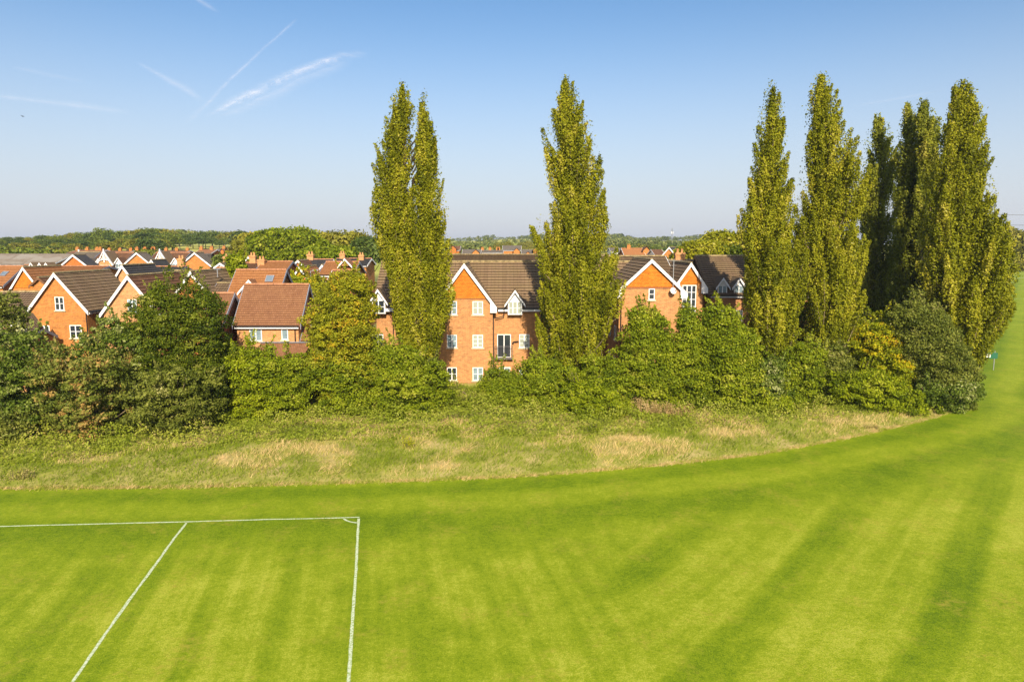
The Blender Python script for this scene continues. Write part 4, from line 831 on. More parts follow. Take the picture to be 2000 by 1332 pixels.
    if style == 'broad' and clump < .75:
        for k in range(int(nb*.09)+4):
            zz_ = rng.uniform(e.z0+(e.z1-e.z0)*.35, e.z1); p0 = e.point(np.array([zz_]), np.array([rng.uniform(0, 6.28)]), np.array([.80]))[0]; dr = np.array([p0[0]-e.X, (p0[1]-Y), 0]); dr = dr/(np.linalg.norm(dr)+.01)*.45+np.array([0, 0, 1]); L_ = rng.uniform(.45, 1.15); m = 46
            a = rng.uniform(0, 1, m)[:, None]; p = p0 + dr*a*L_ + rng.normal(size=(m, 3))*(.13*(1.15-a)); co.append(leaves(p, np.full(m, size), rng.normal(size=(m, 3))+np.array([0,-.4,.5]), rng)); tone.append(np.full(m, rng.normal(.6, .15))+rng.normal(0, .15, m))
            wood.tube([tuple(p0-base), tuple(p0+dr*L_*.95-base)], [.018, .006], 4)
    co = np.concatenate(co) - base; tone = np.concatenate(tone)
    npmesh('crown', co, 4, tone, mat, t)
    # trunk with limbs
    tops = tops or [(xc, rows[0][0] if rows[0][0] < rows[-1][0] else rows[-1][0])]
    fork = e.g + (e.z0-e.g)*.9 + .25*(e.z1-e.z0)*(1 if len(tops) > 1 else 0); rr = np.random.default_rng(seed+99)
    for (tx, ty) in tops:
        zt_ = e.g + (Zat(ty, Y)-e.g)*trunk_top; n = 9; pts = []; rad = []
        for k in range(n):
            a = k/(n-1); zz = e.g-.2 + (zt_-e.g+.2)*a; xx = (Xat(tx, Y, ty)-base[0])*max(0, a)**1.2; pts.append((xx + rr.normal()*.04*a*3, rr.normal()*.06*a, zz-e.g)); rad.append(trunk*(1-a)**.8+.03)
        wood.tube(pts, rad, 8)
    for k in range(limbs):
        i = rr.integers(0, nb); s1 = Vector(tips[i])-Vector(base); h0 = max(.5, (s1.z)*rr.uniform(.3, .6)) ; s0 = Vector(((s1.x)*.02, 0, h0)); md = s0.lerp(s1, .5); md.z -= .25; wood.tube([tuple(s0), tuple(md), tuple(s0.lerp(s1, .9))], [trunk*.4, trunk*.25, .02], 5)
    wood.build('trunk', bark, t, smooth=True); return t

# poplars
PG = 'lombardy poplars along the field edge'
P1 = tree('poplar_tree', 'twin topped lombardy poplar standing furthest left, in front of the apartment block', 'tree',
     [(160,779,791),(180,765,804),(200,757,806),(230,752,806),(262,742,808),(285,735,812),(310,731,815),(345,731,812),(365,727,815),(400,731,815),(460,745,818),(520,748,820),(560,756,820),(600,768,820),(650,784,820),(700,798,822),(745,804,818)], 51, 800, 'poplar', 11, 560, 60, .078, 'poplar', PG, tops=[(785,165)], trunk=.25, limbs=0, clump=.5)
tree('poplar_tree', None, None, [(178,824,833),(200,815,838),(230,812,843),(262,810,858),(300,812,861),(335,808,866),(360,806,862),(380,800,874),(430,798,880),(470,800,878),(500,800,886),(560,800,889),(600,800,882),(650,800,862),(700,800,852),(745,805,848)], 50.4, 812, 'poplar', 12, 520, 60, .078, 'poplar', tops=[(828,185)], trunk=.22, limbs=0, clump=.5, into=P1)
tree('poplar_tree', 'lone lombardy poplar in the middle, between the two tile hung gables', 'tree',
     [(147,1098,1112),(165,1090,1124),(200,1086,1140),(228,1068,1150),(262,1066,1168),(300,1061,1172),(345,1074,1182),(385,1070,1182),(410,1078,1182),(425,1056,1182),(440,1046,1186),(470,1048,1195),(505,1050,1206),(545,1045,1210),(600,1055,1206),(645,1066,1196),(690,1082,1176),(730,1098,1160),(765,1108,1150)], 51, 1125, 'poplar', 13, 900, 62, .078, 'poplar', PG, trunk=.28, limbs=0, clump=.5)
tree('poplar_tree', 'slim pointed lombardy poplar, first of the right hand group', 'tree',
     [(158,1500,1512),(180,1492,1527),(220,1482,1536),(262,1470,1540),(300,1467,1543),(340,1455,1545),(375,1450,1546),(420,1450,1552),(450,1449,1562),(490,1446,1566),(550,1443,1562),(610,1450,1560),(660,1465,1556),(700,1480,1545),(745,1492,1535)], 50.5, 1508, 'poplar', 14, 840, 60, .078, 'poplar', PG, trunk=.26, limbs=0, clump=.48)
tree('poplar_tree', 'round topped lombardy poplar with a loose left side, second of the right hand group', 'tree',
     [(144,1592,1615),(165,1578,1628),(200,1574,1640),(240,1566,1650),(280,1564,1668),(320,1560,1682),(350,1556,1686),(395,1552,1684),(440,1550,1688),(480,1560,1690),(520,1560,1688),(570,1565,1688),(615,1572,1660),(640,1578,1645),(670,1584,1640),(720,1590,1640),(750,1598,1632)], 51.5, 1612, 'poplar', 15, 860, 60, .078, 'poplar', PG, trunk=.3, limbs=0, clump=.5)
tree('poplar_tree', 'shaded poplar with a bent top, standing behind and right of the round topped poplar', 'tree',
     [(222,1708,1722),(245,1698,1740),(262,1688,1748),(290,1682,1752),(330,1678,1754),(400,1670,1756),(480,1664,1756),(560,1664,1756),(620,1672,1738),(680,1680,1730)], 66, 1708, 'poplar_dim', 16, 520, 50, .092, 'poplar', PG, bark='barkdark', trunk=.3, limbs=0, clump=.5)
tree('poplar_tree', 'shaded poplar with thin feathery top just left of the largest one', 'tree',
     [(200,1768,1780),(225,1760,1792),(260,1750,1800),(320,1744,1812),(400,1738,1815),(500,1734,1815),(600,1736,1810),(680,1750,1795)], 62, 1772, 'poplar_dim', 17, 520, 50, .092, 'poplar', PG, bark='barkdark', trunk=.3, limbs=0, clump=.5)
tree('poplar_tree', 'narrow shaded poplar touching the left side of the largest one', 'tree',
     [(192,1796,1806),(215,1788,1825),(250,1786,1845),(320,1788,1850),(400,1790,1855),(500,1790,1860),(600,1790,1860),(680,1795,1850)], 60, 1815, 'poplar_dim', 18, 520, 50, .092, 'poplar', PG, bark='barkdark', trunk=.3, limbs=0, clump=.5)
tree('poplar_tree', 'largest and broadest poplar, furthest right beside the open field', 'tree',
     [(156,1866,1892),(175,1858,1905),(205,1852,1918),(230,1846,1926),(262,1836,1930),(320,1826,1932),(380,1820,1940),(420,1816,1944),(450,1803,1956),(485,1802,1962),(530,1806,1970),(580,1810,1970),(615,1808,1958),(645,1815,1936),(670,1828,1914),(700,1842,1894),(735,1852,1884)], 52.5, 1880, 'poplar', 19, 1350, 62, .082, 'poplar', PG, trunk=.36, limbs=0, clump=.58)

HG = 'trees and tall shrubs of the overgrown hedge'
def shrub(label, rows, Y, xc, mat, seed, nb, lpb=85, size=.115, clump=.50, name='hedge_shrub', cat='shrub', **k): return tree(name, label, cat, [(a+4, b, c) for a, b, c in rows], Y, xc, mat, seed, int(nb*1.25), int(lpb*1.45), size*.72, 'broad', HG, clump=clump, rough=k.pop('rough', .6), trunk=k.pop('trunk', .12), **k)
shrub('yellow green tree cut by the left edge of the photo, above the maples', [(563,-20,25),(590,-50,42),(640,-55,48),(700,-60,50),(790,-50,45)], 47, -5, 'olive', 31, 210, name='hedge_tree', cat='tree')
shrub('pale green maple at the far left, in front of the leftmost gables', [(640,20,60),(668,-30,100),(700,-60,125),(760,-70,130),(820,-60,120),(858,-40,100)], 42, 40, 'green', 32, 330, size=.13, name='hedge_tree', cat='tree')
shrub('maple with rusty turning leaves below the leftmost near gable', [(662,140,180),(682,90,235),(700,75,255),(760,80,265),(820,90,262),(868,110,235)], 42, 165, 'greenred', 33, 360, size=.13, name='hedge_tree', cat='tree')
shrub('sparse pale topped maple between the two near gables', [(612,205,218),(632,188,235),(660,180,290),(690,190,300),(760,200,290),(820,205,280)], 44, 235, 'green', 34, 200, size=.13, name='hedge_tree', cat='tree')
shrub('large round dark green tree in front of the near left houses', [(534,340,362),(548,316,386),(575,294,410),(610,276,424),(650,266,438),(690,262,444),(740,256,448),(780,258,440),(820,262,420),(846,275,400)], 45, 350, 'deep', 35, 820, 95, .105, .55, name='hedge_tree', cat='tree', inner=.6)
shrub('dusty reddish green maple bough mass under the round tree', [(700,268,400),(740,250,440),(780,248,438),(820,258,410),(852,275,380)], 42.8, 330, 'olive', 36, 190, size=.12)
shrub('bright green bushy willow right of the round tree', [(655,440,475),(680,425,520),(710,420,560),(750,420,580),(790,425,560),(830,425,520)], 46.5, 480, 'lime', 37, 330)
shrub('yellow green thicket below the wide red roofed house', [(682,505,560),(700,480,600),(740,470,612),(780,480,612),(815,490,600)], 47, 545, 'mid', 38, 300)
shrub('orange tinged rowan tree between the red roofed house and the left poplar', [(524,672,692),(545,650,716),(575,632,726),(610,620,728),(650,612,722),(700,606,722),(745,612,728),(785,630,712)], 48.5, 676, 'orange', 39, 640, 80, .115, .5, name='hedge_tree', cat='tree', bark='bark')
shrub('low dark green bush at the foot of the rowan tree', [(690,610,680),(730,600,740),(770,605,745),(800,620,730)], 47.5, 672, 'mid', 40, 190)
shrub('broad glossy green bush at the foot of the left poplar', [(668,735,785),(694,715,822),(730,708,852),(770,712,866),(802,720,862)], 48.5, 790, 'mid', 41, 480, size=.12, clump=.5)
shrub('olive bush behind the foot of the left poplar', [(690,800,840),(720,795,868),(760,800,880),(795,810,870)], 50.0, 835, 'olive', 42, 170)
shrub('green bush with upright top below the juliet balcony', [(712,962,975),(724,955,990),(742,948,1008),(765,930,1015),(790,935,1010)], 50.2, 968, 'mid', 43, 210, size=.105)
shrub('yellowish green bush left of the foot of the middle poplar', [(688,1050,1080),(706,1030,1110),(730,1000,1120),(770,998,1120),(805,1010,1105)], 50, 1060, 'mid', 44, 340)
shrub('bright lime green bush at the foot of the middle poplar', [(738,1115,1150),(755,1095,1190),(775,1080,1215),(800,1075,1228),(820,1085,1225)], 47.5, 1150, 'lime', 45, 300, 95, .10, .42)
shrub('dark green ivy covered bush right of the middle poplar', [(688,1140,1185),(705,1128,1215),(740,1130,1235),(775,1150,1240),(800,1170,1240)], 49.2, 1185, 'mid', 46, 260)
shrub('layered green tree in front of the wide tile hung gable', [(592,1246,1262),(612,1234,1286),(640,1228,1298),(680,1222,1308),(720,1225,1320),(760,1230,1322),(792,1240,1315)], 49.0, 1268, 'mid', 47, 480, 80, .12, .5, name='hedge_tree', cat='tree')
shrub('upright green tree in front of the stair window', [(595,1336,1350),(625,1330,1364),(660,1324,1376),(700,1318,1390),(750,1312,1400),(795,1322,1395)], 49.0, 1350, 'mid', 48, 400, 80, .12, .5, name='hedge_tree', cat='tree')
shrub('green tree with pale leaf edges below the dormer apartments', [(588,1392,1408),(612,1382,1435),(650,1372,1462),(700,1370,1478),(750,1378,1482),(800,1390,1470)], 48.6, 1425, 'mid', 49, 470, 80, .125, .52, name='hedge_tree', cat='tree')
shrub('leafy dark bush between the two slim right poplars', [(655,1560,1580),(680,1535,1605),(720,1510,1612),(760,1500,1610),(785,1510,1600)], 50, 1560, 'mid', 50, 290)
shrub('glossy green bush at the foot of the slim pointed poplar', [(690,1480,1510),(720,1462,1530),(760,1455,1540),(795,1465,1530)], 49.2, 1498, 'green', 51, 220)
shrub('low yellow green bush in front of the slim pointed poplar', [(765,1480,1530),(785,1470,1545),(805,1478,1540)], 47.8, 1508, 'lime', 52, 90, size=.1, clump=.4)
shrub('lime green creeper covered bank right of the slim poplars', [(712,1630,1690),(730,1605,1740),(755,1598,1775),(785,1610,1790)], 50, 1690, 'lime', 53, 330, 90, .11, .45)
shrub('dusty bush at the foot of the second slim poplar', [(665,1590,1635),(695,1575,1645),(730,1578,1665),(770,1590,1660)], 50.6, 1622, 'olive', 54, 240)
shrub('golden yellow leaved tree left of the dark pyramidal tree', [(604,1722,1745),(625,1695,1770),(655,1675,1788),(690,1662,1795),(725,1660,1795),(760,1680,1785)], 51.5, 1725, 'yellow', 55, 400, 80, .115, .45, name='hedge_tree', cat='tree')
shrub('dark dusty green pyramidal tree at the corner of the field', [(577,1785,1798),(600,1760,1825),(640,1754,1852),(680,1757,1872),(720,1770,1890),(750,1785,1890),(785,1800,1885)], 50, 1825, 'olive', 56, 800, 90, .115, .55, name='hedge_tree', cat='tree')
shrub('lower skirt bush under the dark pyramidal tree at the corner', [(735,1800,1880),(760,1790,1895),(785,1810,1880),(800,1820,1865)], 48.6, 1840, 'green', 57, 150)
shrub('low grey green bush at the lower left edge before the maples', [(800,-60,40),(830,-50,45),(870,-40,40)], 39.8, -5, 'olive', 58, 120)

shrub('low brown green bramble mound in the gap below the gable windows of the central block', [(752,885,930),(768,860,960),(790,850,980),(806,860,975)], 49.6, 910, 'bramble', 59, 130, 90, .09, .4)

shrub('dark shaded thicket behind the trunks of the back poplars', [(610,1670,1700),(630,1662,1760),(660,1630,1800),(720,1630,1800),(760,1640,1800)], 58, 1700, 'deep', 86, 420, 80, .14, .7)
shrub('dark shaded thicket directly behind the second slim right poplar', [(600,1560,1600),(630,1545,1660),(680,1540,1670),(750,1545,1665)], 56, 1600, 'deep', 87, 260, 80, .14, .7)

# middle distance trees among the roofs
def mtree(label, rows, Y, xc, mat, seed, nb, lpb=70, size=.25, clump=1.2, **k): return tree('garden_tree', label, 'tree', rows, Y, xc, mat, seed, nb, lpb, size, 'broad', 'trees standing among the houses', clump=clump, rough=.35, trunk=.25, **k)
mtree('slender feathery yellow green tree among the roofs behind the near gables', [(497,455,468),(515,449,472),(540,446,473),(565,448,472)], 70, 460, 'lime', 61, 120, 60, .13, .5)
mtree('golden yellow tree before the orange gable behind the wide red roof', [(527,585,600),(545,570,625),(570,565,640),(600,570,640)], 72, 600, 'yellow', 62, 160, 60, .14, .6)
mtree('green garden tree beside the golden yellow one', [(548,620,650),(570,615,680),(600,620,690)], 66, 648, 'orange', 63, 130, 60, .14, .6)
mtree('small green tree poking up left of the feathery tree', [(494,432,448),(505,428,455),(520,430,456)], 105, 440, 'green', 64, 70, 50, .2, .8)
mtree('green tree between the left and right truss gabled roofs', [(489,276,288),(498,270,296),(508,272,294)], 135, 283, 'mid', 65, 60, 50, .25, .9)
mtree('dark reddish tree right beside the round green one above the truss roofs', [(487,291,300),(500,286,304),(512,288,303)], 130, 296, 'olive', 66, 60, 50, .25, .9)
mtree('huge bright green tree, largest one rising behind the rooftops', [(443,545,580),(452,520,606),(465,508,618),(485,505,622),(510,510,620)], 125, 563, 'mid', 67, 420, 90, .30, 1.5, inner=.5)
mtree('olive green tree at the left of the huge green one', [(452,495,540),(465,478,550),(480,465,556),(500,455,560),(515,460,560)], 130, 512, 'far2', 68, 330, 80, .32, 1.5)
mtree('broad tree with pale grey top right of the huge green one', [(450,630,650),(455,622,705),(468,618,712),(485,618,715),(505,620,715)], 130, 668, 'far2', 69, 330, 80, .32, 1.5)
mtree('dark tree between the pale topped tree and the left poplar', [(463,705,735),(470,695,748),(485,690,752),(505,690,752)], 128, 722, 'far3', 70, 240, 80, .32, 1.5)
mtree('sunlit green tree just below the pale topped tree', [(478,612,640),(488,600,680),(505,600,690)], 118, 642, 'mid', 71, 180, 70, .3, 1.2)
mtree('sunlit hedge tree right behind the wide gable wing chimney', [(468,1362,1400),(480,1335,1425),(495,1320,1435),(510,1318,1440)], 92, 1380, 'poplar', 72, 300, 80, .22, 1.0)
mtree('tall sunlit tree rising just left of the slim pointed poplar', [(450,1400,1440),(458,1388,1462),(480,1380,1470),(510,1380,1475)], 96, 1428, 'poplar', 73, 330, 80, .22, 1.1)
mtree('dark green tree behind the dormer apartment roof', [(478,1408,1440),(490,1400,1460),(510,1400,1465)], 90, 1430, 'deep', 74, 140, 70, .2, .9)
mtree('dark distant tree seen between the trunks of the back poplars', [(555,1640,1700),(580,1620,1780),(620,1610,1800),(660,1610,1800)], 105, 1700, 'deep', 88, 240, 70, .3, 1.4)
mtree('olive tree clump right behind the largest poplar', [(438,1945,1965),(455,1935,1980),(480,1930,2000),(522,1925,2005)], 190, 1962, 'far2', 75, 260, 70, .4, 2.0)

# ------------------------------------------------------------------ woodland trees on the ridges: prototypes and copies
def proto(seed, mat, nb=90, lpb=34, size=.42):
    rng = np.random.default_rng(seed); tips = unit(rng.normal(size=(nb, 3))); tips[:, 2] = np.abs(tips[:, 2])*1.1-.25; tips *= rng.uniform(.55, 1.0, nb)[:, None]*np.array([4.6, 4.6, 5.2]); tips[:, 2] += 6.5; co = []; tone = []
    for i in range(nb):
        m = lpb; r = rng.uniform(.8, 1.7); d = unit(rng.normal(size=(m, 3))); p = tips[i]+d*r*np.array([1.1,1.1,.7]); co.append(leaves(p, np.full(m, size), d*.8+np.array([0,0,.4]), rng)); tone.append(np.full(m, rng.normal(.45, .17))+rng.normal(0, .12, m))
    return np.concatenate(co), np.concatenate(tone)
protos = []
for sd_i, mt in ((201,'far1'),(202,'far2'),(203,'far3'),(204,'far1'),(205,'far3'),(206,'far2')):
    c, tn = proto(sd_i, mt); t = thing('woodland_tree', '', 'tree', (0,0,0)); npmesh('crown', c, 4, tn, mt, t); mb = MB(); mb.tube([(0,0,-.5),(.1,0,3),(.2,.1,8)], [.4,.3,.1], 6); mb.build('trunk', 'barkdark', t); protos.append(t)
used = set()
def place(k, px, Y, topy, label, wd=1.0, group='woodland trees on the ridge'):
    src = protos[k]; X = Xat(px, Y); g = tz(X, Y); h = Zat(topy, Y)-g; s = h/12.2
    if k in used:
        t = src.copy(); COL.objects.link(t)
        for c in list(src.children): d = c.copy(); COL.objects.link(d); d.parent = t
    else: t = src; used.add(k)
    t.location = (X, Y, g); t.scale = (s*wd, s*wd, s); t.rotation_euler = (0, 0, random.Random(px*7+k).uniform(0, 6.28)); t['label'] = label; t['group'] = group; return t
SKY = [(0,463,0),(22,461,2),(45,461,4),(62,463,1),(88,457,2),(108,459,0),(128,457,3),(146,452,1),(166,451,0),(188,450,4),(208,442,0),(226,450,2),(248,446,3),(268,444,5),(288,442,0),(312,441,3),(334,444,1),(354,455,4),(376,455,2),(400,449,2),(418,448,4),(440,453,1),(458,448,5),(474,447,2),(492,455,4)]
LMK = [(22,'above the rooflight of the long orange roof'),(55,'above the tile hung gable'),(72,'above the leftmost white dormer'),(86,'above the middle white dormer'),(105,'above the rightmost white dormer'),(128,'above the plain right half of the shed'),(158,'above the large gable at the shed end'),(180,'above the left dormer of the grey terrace'),(199,'above the right dormer of the grey terrace'),(216,'above the left white truss'),(236,'above the roof right of the left truss'),(256,'left of the middle orange gable apex'),(278,'above the middle orange gable apex'),(290,'above the round green garden tree'),(306,'above the dark reddish garden tree'),(326,'above the right white truss'),(346,'above the roof right of the right truss'),(370,'left of the tall orange gable apex'),(392,'above the tall orange gable apex'),(412,'above the grey hipped roof'),(430,'above the bright red far roofs'),(450,'above the small white gable'),(470,'above the feathery tree'),(999,'left of the olive tree crown'),
 (1196,'beside the middle poplar'),(1211,'above the small grey house'),(1228,'above the left half of the plain orange roof'),(1254,'above the right half of the plain orange roof'),(1272,'above the distant orange gable'),(1290,'above the white end wall'),(1303,'left of the radio mast'),(1318,'right of the radio mast'),(1336,'above the brick chimney'),(1356,'above the stair gable'),(1376,'right of the stair gable'),(1400,'above the sunlit hedge tree'),(1430,'left of the tall sunlit tree crown'),(1999,'right of the tall sunlit tree crown')]
def lmk(px): return next(n for x, n in LMK if px < x)
tonew = {0:'mid green', 1:'olive', 2:'dark green', 3:'fresh green', 4:'deep green', 5:'yellowish green'}
kindmap = {0:0, 1:1, 2:2, 3:3, 4:4, 5:5}
for i, (px, ty, k) in enumerate(SKY):
    place(kindmap[k], px, 285+(i*37 % 40), ty, '%s skyline tree %s' % (tonew[k], lmk(px)), 1.25, 'skyline woodland trees')
rw = random.Random(4)
SL = []
for i in range(30): SL.append((-15 + i*12.2 + rw.uniform(-4, 4), rw.uniform(262, 300), np.interp(-15+i*12.2, [0,150,230,330,360], [466,460,452,448,455]) + rw.uniform(0, 8), 1.35, rw.choice([0,2,4,0,3,2])))
for i in range(28): SL.append((-15 + i*12.8 + rw.uniform(-4, 4), rw.uniform(225, 255), np.interp(-15+i*12.8, [0,150,230,340], [471,468,462,458]) + rw.uniform(0, 9), 1.3, rw.choice([0,1,5,3,2,1])))
for i in range(14): SL.append((-12 + i*12.2 + rw.uniform(-4, 4), rw.uniform(170, 200), 476 + rw.uniform(0, 7), 1.5, rw.choice([1,5,3,1,0])))
for i in range(13): SL.append((345 + i*12 + rw.uniform(-3, 3), rw.uniform(278, 290), 460 + rw.uniform(0, 8), 1.2, rw.choice([2,4,2,0,4])))
for px, Y, ty, wdt, k in SL:
    where = 'lowest row' if Y < 210 else 'middle slope' if Y < 258 else 'meadow edge' if px > 340 else 'upper slope'
    place(k, px, Y, ty, '%s %s tree %s' % (tonew[k], where, lmk(px)), wdt, 'woodland trees on the slope')
CT = [(944,484,240,'round dark green tree beside the distant orange terrace',2),(973,482,250,'round green tree left of the distant large grey roof',0),(912,486,225,'low bushy green tree behind the distant brown roof',3),(896,487,200,'green hedge tree below the distant orange gable',3),(972,471,420,'pale slim poplar like tree on the distant meadow edge',1),(982,471,430,'pale green broad tree beside the slim one on the distant meadow',5),(993,469,425,'pale olive tree above the distant large grey roof',1),(1020,470,420,'distant olive tree left of the middle poplar',5),(1032,468,410,'distant tall green tree close to the middle poplar',1),(1044,470,415,'distant tree almost touching the middle poplar',0)]
for px, ty, Y, lb, k in CT: place(k, px, Y, ty, lb, .9, 'distant trees between the poplars')
for i in range(26):
    px = 1180+i*11+rw.uniform(-4,4); Y = rw.uniform(330, 370) if i % 2 else rw.uniform(380, 425); k = (i*5+i//3) % 6; place(k, px, Y, rw.uniform(472, 480), '%s %s plain tree %s' % (tonew[k], 'nearer' if i % 2 else 'farther', lmk(px)), 1.3, 'distant trees of the wooded plain')
for i, px in enumerate((1975, 1988, 2002, 2018, 2036, 2054, 1940, 1920)):
    k = (2,1,4,0,2,4,0,1)[i]; place(k, px, 385+i*4, 455+(i*5 % 7), '%s tree %s at the far end of the field' % (tonew[k], ('third from the largest poplar','fourth from the largest poplar','at the right photo edge','just past the photo edge','outside the right edge','farthest right','half hidden by the largest poplar','behind the largest poplar')[i]), 1.2, 'trees at the far end of the field')
for k, pt in enumerate(protos):
    if k not in used:
        for c in list(pt.children): bpy.data.objects.remove(c)
        bpy.data.objects.remove(pt)
_by = {}
for o in scene.objects:
    if o.parent is None and 'group' in o and o.get('label') and o.name.startswith('woodland_tree'): _by.setdefault(o['label'], []).append(o)
for lb_, obs_ in _by.items():
    if len(obs_) > 1:
        obs_.sort(key=lambda o: o.location.x/o.location.y); nm_ = {2: ['left', 'right'], 3: ['left', 'middle', 'right'], 4: ['leftmost', 'inner left', 'inner right', 'rightmost']}.get(len(obs_))
        if nm_:
            for o, q_ in zip(obs_, nm_): o['label'] = lb_.replace(' tree ', ' tree, %s one, ' % q_, 1)
# far hill woods: one mass nobody could count
rng = np.random.default_rng(77); co = []; tone = []
def mass(n, px0, px1, Y0, Y1, topf, sz, cl):
    for i in range(n):
        px = rng.uniform(px0, px1); Y = rng.uniform(Y0, Y1); X = Xat(px, Y); g = tz(X, Y); h = max(4, Zat(topf(px, Y), Y)-g); m = 60
        d = unit(rng.normal(size=(m, 3))); d[:, 2] = np.abs(d[:, 2])*1.2 - .15; r = h*.5; p = np.array([X, Y, g+h*.45]) + d*np.array([r*cl, r*cl*.8, h*.5])*rng.uniform(.75, 1.05, m)[:, None]
        co.append(leaves(p, np.full(m, sz*h), d+np.array([0,0,.3]), rng)); tone.append(np.full(m, rng.normal(.42, .2))+rng.normal(0, .1, m))
hill = lambda px, Y: np.interp(px, [780,880,900,930,963,972,1000,1045,1180,1215,1240,1290,1330,1365,1400,1450], [470,467,464,461,457,466,462,457,455,456,464,461,462,457,456,458])
mass(330, 760, 1470, 880, 1000, lambda px, Y: hill(px, Y)+abs(rng.normal(0, 1.5)), .13, 1.1)
mass(260, 760, 1470, 620, 860, lambda px, Y: hill(px, Y)+rng.uniform(5, 12), .13, 1.2)
mass(90, 770, 985, 430, 600, lambda px, Y: rng.uniform(472, 478), .12, 1.2)
mass(60, 860, 935, 300, 360, lambda px, Y: rng.uniform(478, 483), .12, 1.1)
mass(200, 1170, 1470, 430, 600, lambda px, Y: rng.uniform(468, 476), .13, 1.3)
mass(120, 1900, 2150, 420, 520, lambda px, Y: rng.uniform(459, 466), .12, 1.2)
mass(160, -150, 520, 330, 420, lambda px, Y: np.interp(px, [0,150,230,320,500], [464,456,452,446,452])+rng.uniform(0, 6), .12, 1.2)
tag(npmesh('distant_wood', np.concatenate(co), 4, np.concatenate(tone), 'farhill'), 'hazy distant woods covering the low hills at the horizon', 'woodland', kind='stuff')

# ------------------------------------------------------------------ meadow grass, brambles
rng = np.random.default_rng(5)
def meadow_pts(n, t0, t1, y_extra=0):
    out = []
    while sum(len(o) for o in out) < n:
        x = rng.uniform(-46, 46, n); y = rng.uniform(29, 58, n); d = edge_dist(x, y); k = meadow_keep(x, y) & (d > t0) & (d < t1); out.append(np.stack([x, y], 1)[k])
    return np.concatenate(out)[:n]
def depth_frac(x, y):        # 0 at the mown edge, 1 at the hedge foot
    hx = np.array([G(p, q)[0] for p, q in HF]); hy = np.array([G(p, q)[1] for p, q in HF]); return (y-edgeY(x))/np.maximum(np.interp(x, hx, hy)-edgeY(x), .5)
HF = [(-200,880),(0,872),(100,866),(200,862),(300,850),(400,838),(500,826),(620,812),(760,806),(900,800),(1050,806),(1150,812),(1250,802),(1400,800),(1550,800),(1700,795),(1800,800),(1880,785)]
P = meadow_pts(80000, -1, 12.5); x, y = P[:, 0], P[:, 1]; fr = depth_frac(x, y); P = P[fr < 1.15]; x, y = P[:, 0], P[:, 1]; fr = depth_frac(x, y)
zz = meadow_z(x, y); clm = fbm(x/.8, y/1.3, 21); ht = (.10 + .30*clm)*rng.uniform(.5, 1.3, len(x))*np.clip(.35+edge_dist(x, y)*.5, .3, 1)
pxs = 1000 + F*x/(y*cp+1.5)
straw = fbm(x/1.9, y/2.8, 31, 4); strawx = np.interp(pxs, [0,330,480,700,1000,1400,1800], [-.16,-.10,-.02,.04,.06,.06,.03]); strawf = np.interp(fr, [0,.12,.4,.62,.85,1.1], [-.10,-.06,.05,.04,-.12,-.22])
st = sstep(.44, .62, straw + strawx + strawf + rng.normal(0, .05, len(x)))
lean = np.stack([.45+.75*rng.normal(size=len(x)), .3*rng.normal(size=len(x))], 1)*(.55+fbm(x/2, y/2, 41))[:, None]
bw = rng.uniform(.012, .028, len(x)); an = rng.uniform(0, math.pi, len(x)); dxv = np.stack([np.cos(an)*bw, np.sin(an)*bw], 1)
b0 = np.stack([x-dxv[:,0], y-dxv[:,1], zz-.03], 1); b1 = np.stack([x+dxv[:,0], y+dxv[:,1], zz-.03], 1); tp = np.stack([x+lean[:,0]*ht, y+lean[:,1]*ht, zz+ht], 1)
_L = np.hypot(*(EW[1:TURN+4]-EW[:TURN+3]).T); _c = np.concatenate([[0], np.cumsum(_L)]); nfr = 15000; q_ = rng.uniform(0, _c[-1], nfr); ex = np.interp(q_, _c, EW[:TURN+4, 0]); ey = np.interp(q_, _c, EW[:TURN+4, 1]); off = rng.normal(.05, .13, nfr)*(.5+fbm(q_/1.7, q_*0, 61)); ey = ey + off; fh = rng.uniform(.03, .16, nfr)*(.4+fbm(q_/.9, q_*0, 62)); fa = rng.uniform(0, 6.28, nfr)
fb0 = np.stack([ex-np.cos(fa)*.02, ey-np.sin(fa)*.02, np.full(nfr, .0)], 1); fb1 = np.stack([ex+np.cos(fa)*.02, ey+np.sin(fa)*.02, np.full(nfr, .0)], 1); ftp = np.stack([ex+rng.normal(.08, .12, nfr), ey+rng.normal(0, .10, nfr), fh+.03], 1); fst = .55+.35*fbm(q_/1.3, q_*0, 63)+rng.normal(0, .12, nfr)
b0 = np.concatenate([b0, fb0]); b1 = np.concatenate([b1, fb1]); tp = np.concatenate([tp, ftp]); st = np.concatenate([st, fst]); x = np.concatenate([x, ex])
mg = leaf('meadow_grass_blade', [(.0,(.14,.19,.01)), (.25,(.25,.32,.018)), (.48,(.38,.40,.05)), (.66,(.60,.46,.17)), (1,(.82,.61,.31))], .4, 1.2)
tag(npmesh('meadow_grass', np.stack([b0, b1, tp], 1).reshape(-1, 3), 3, np.clip(st*.75+.08+rng.normal(0, .10, len(x)), 0, 1), mg), 'long rough meadow grass, half green and half straw, along the mown field', 'grass', kind='stuff')
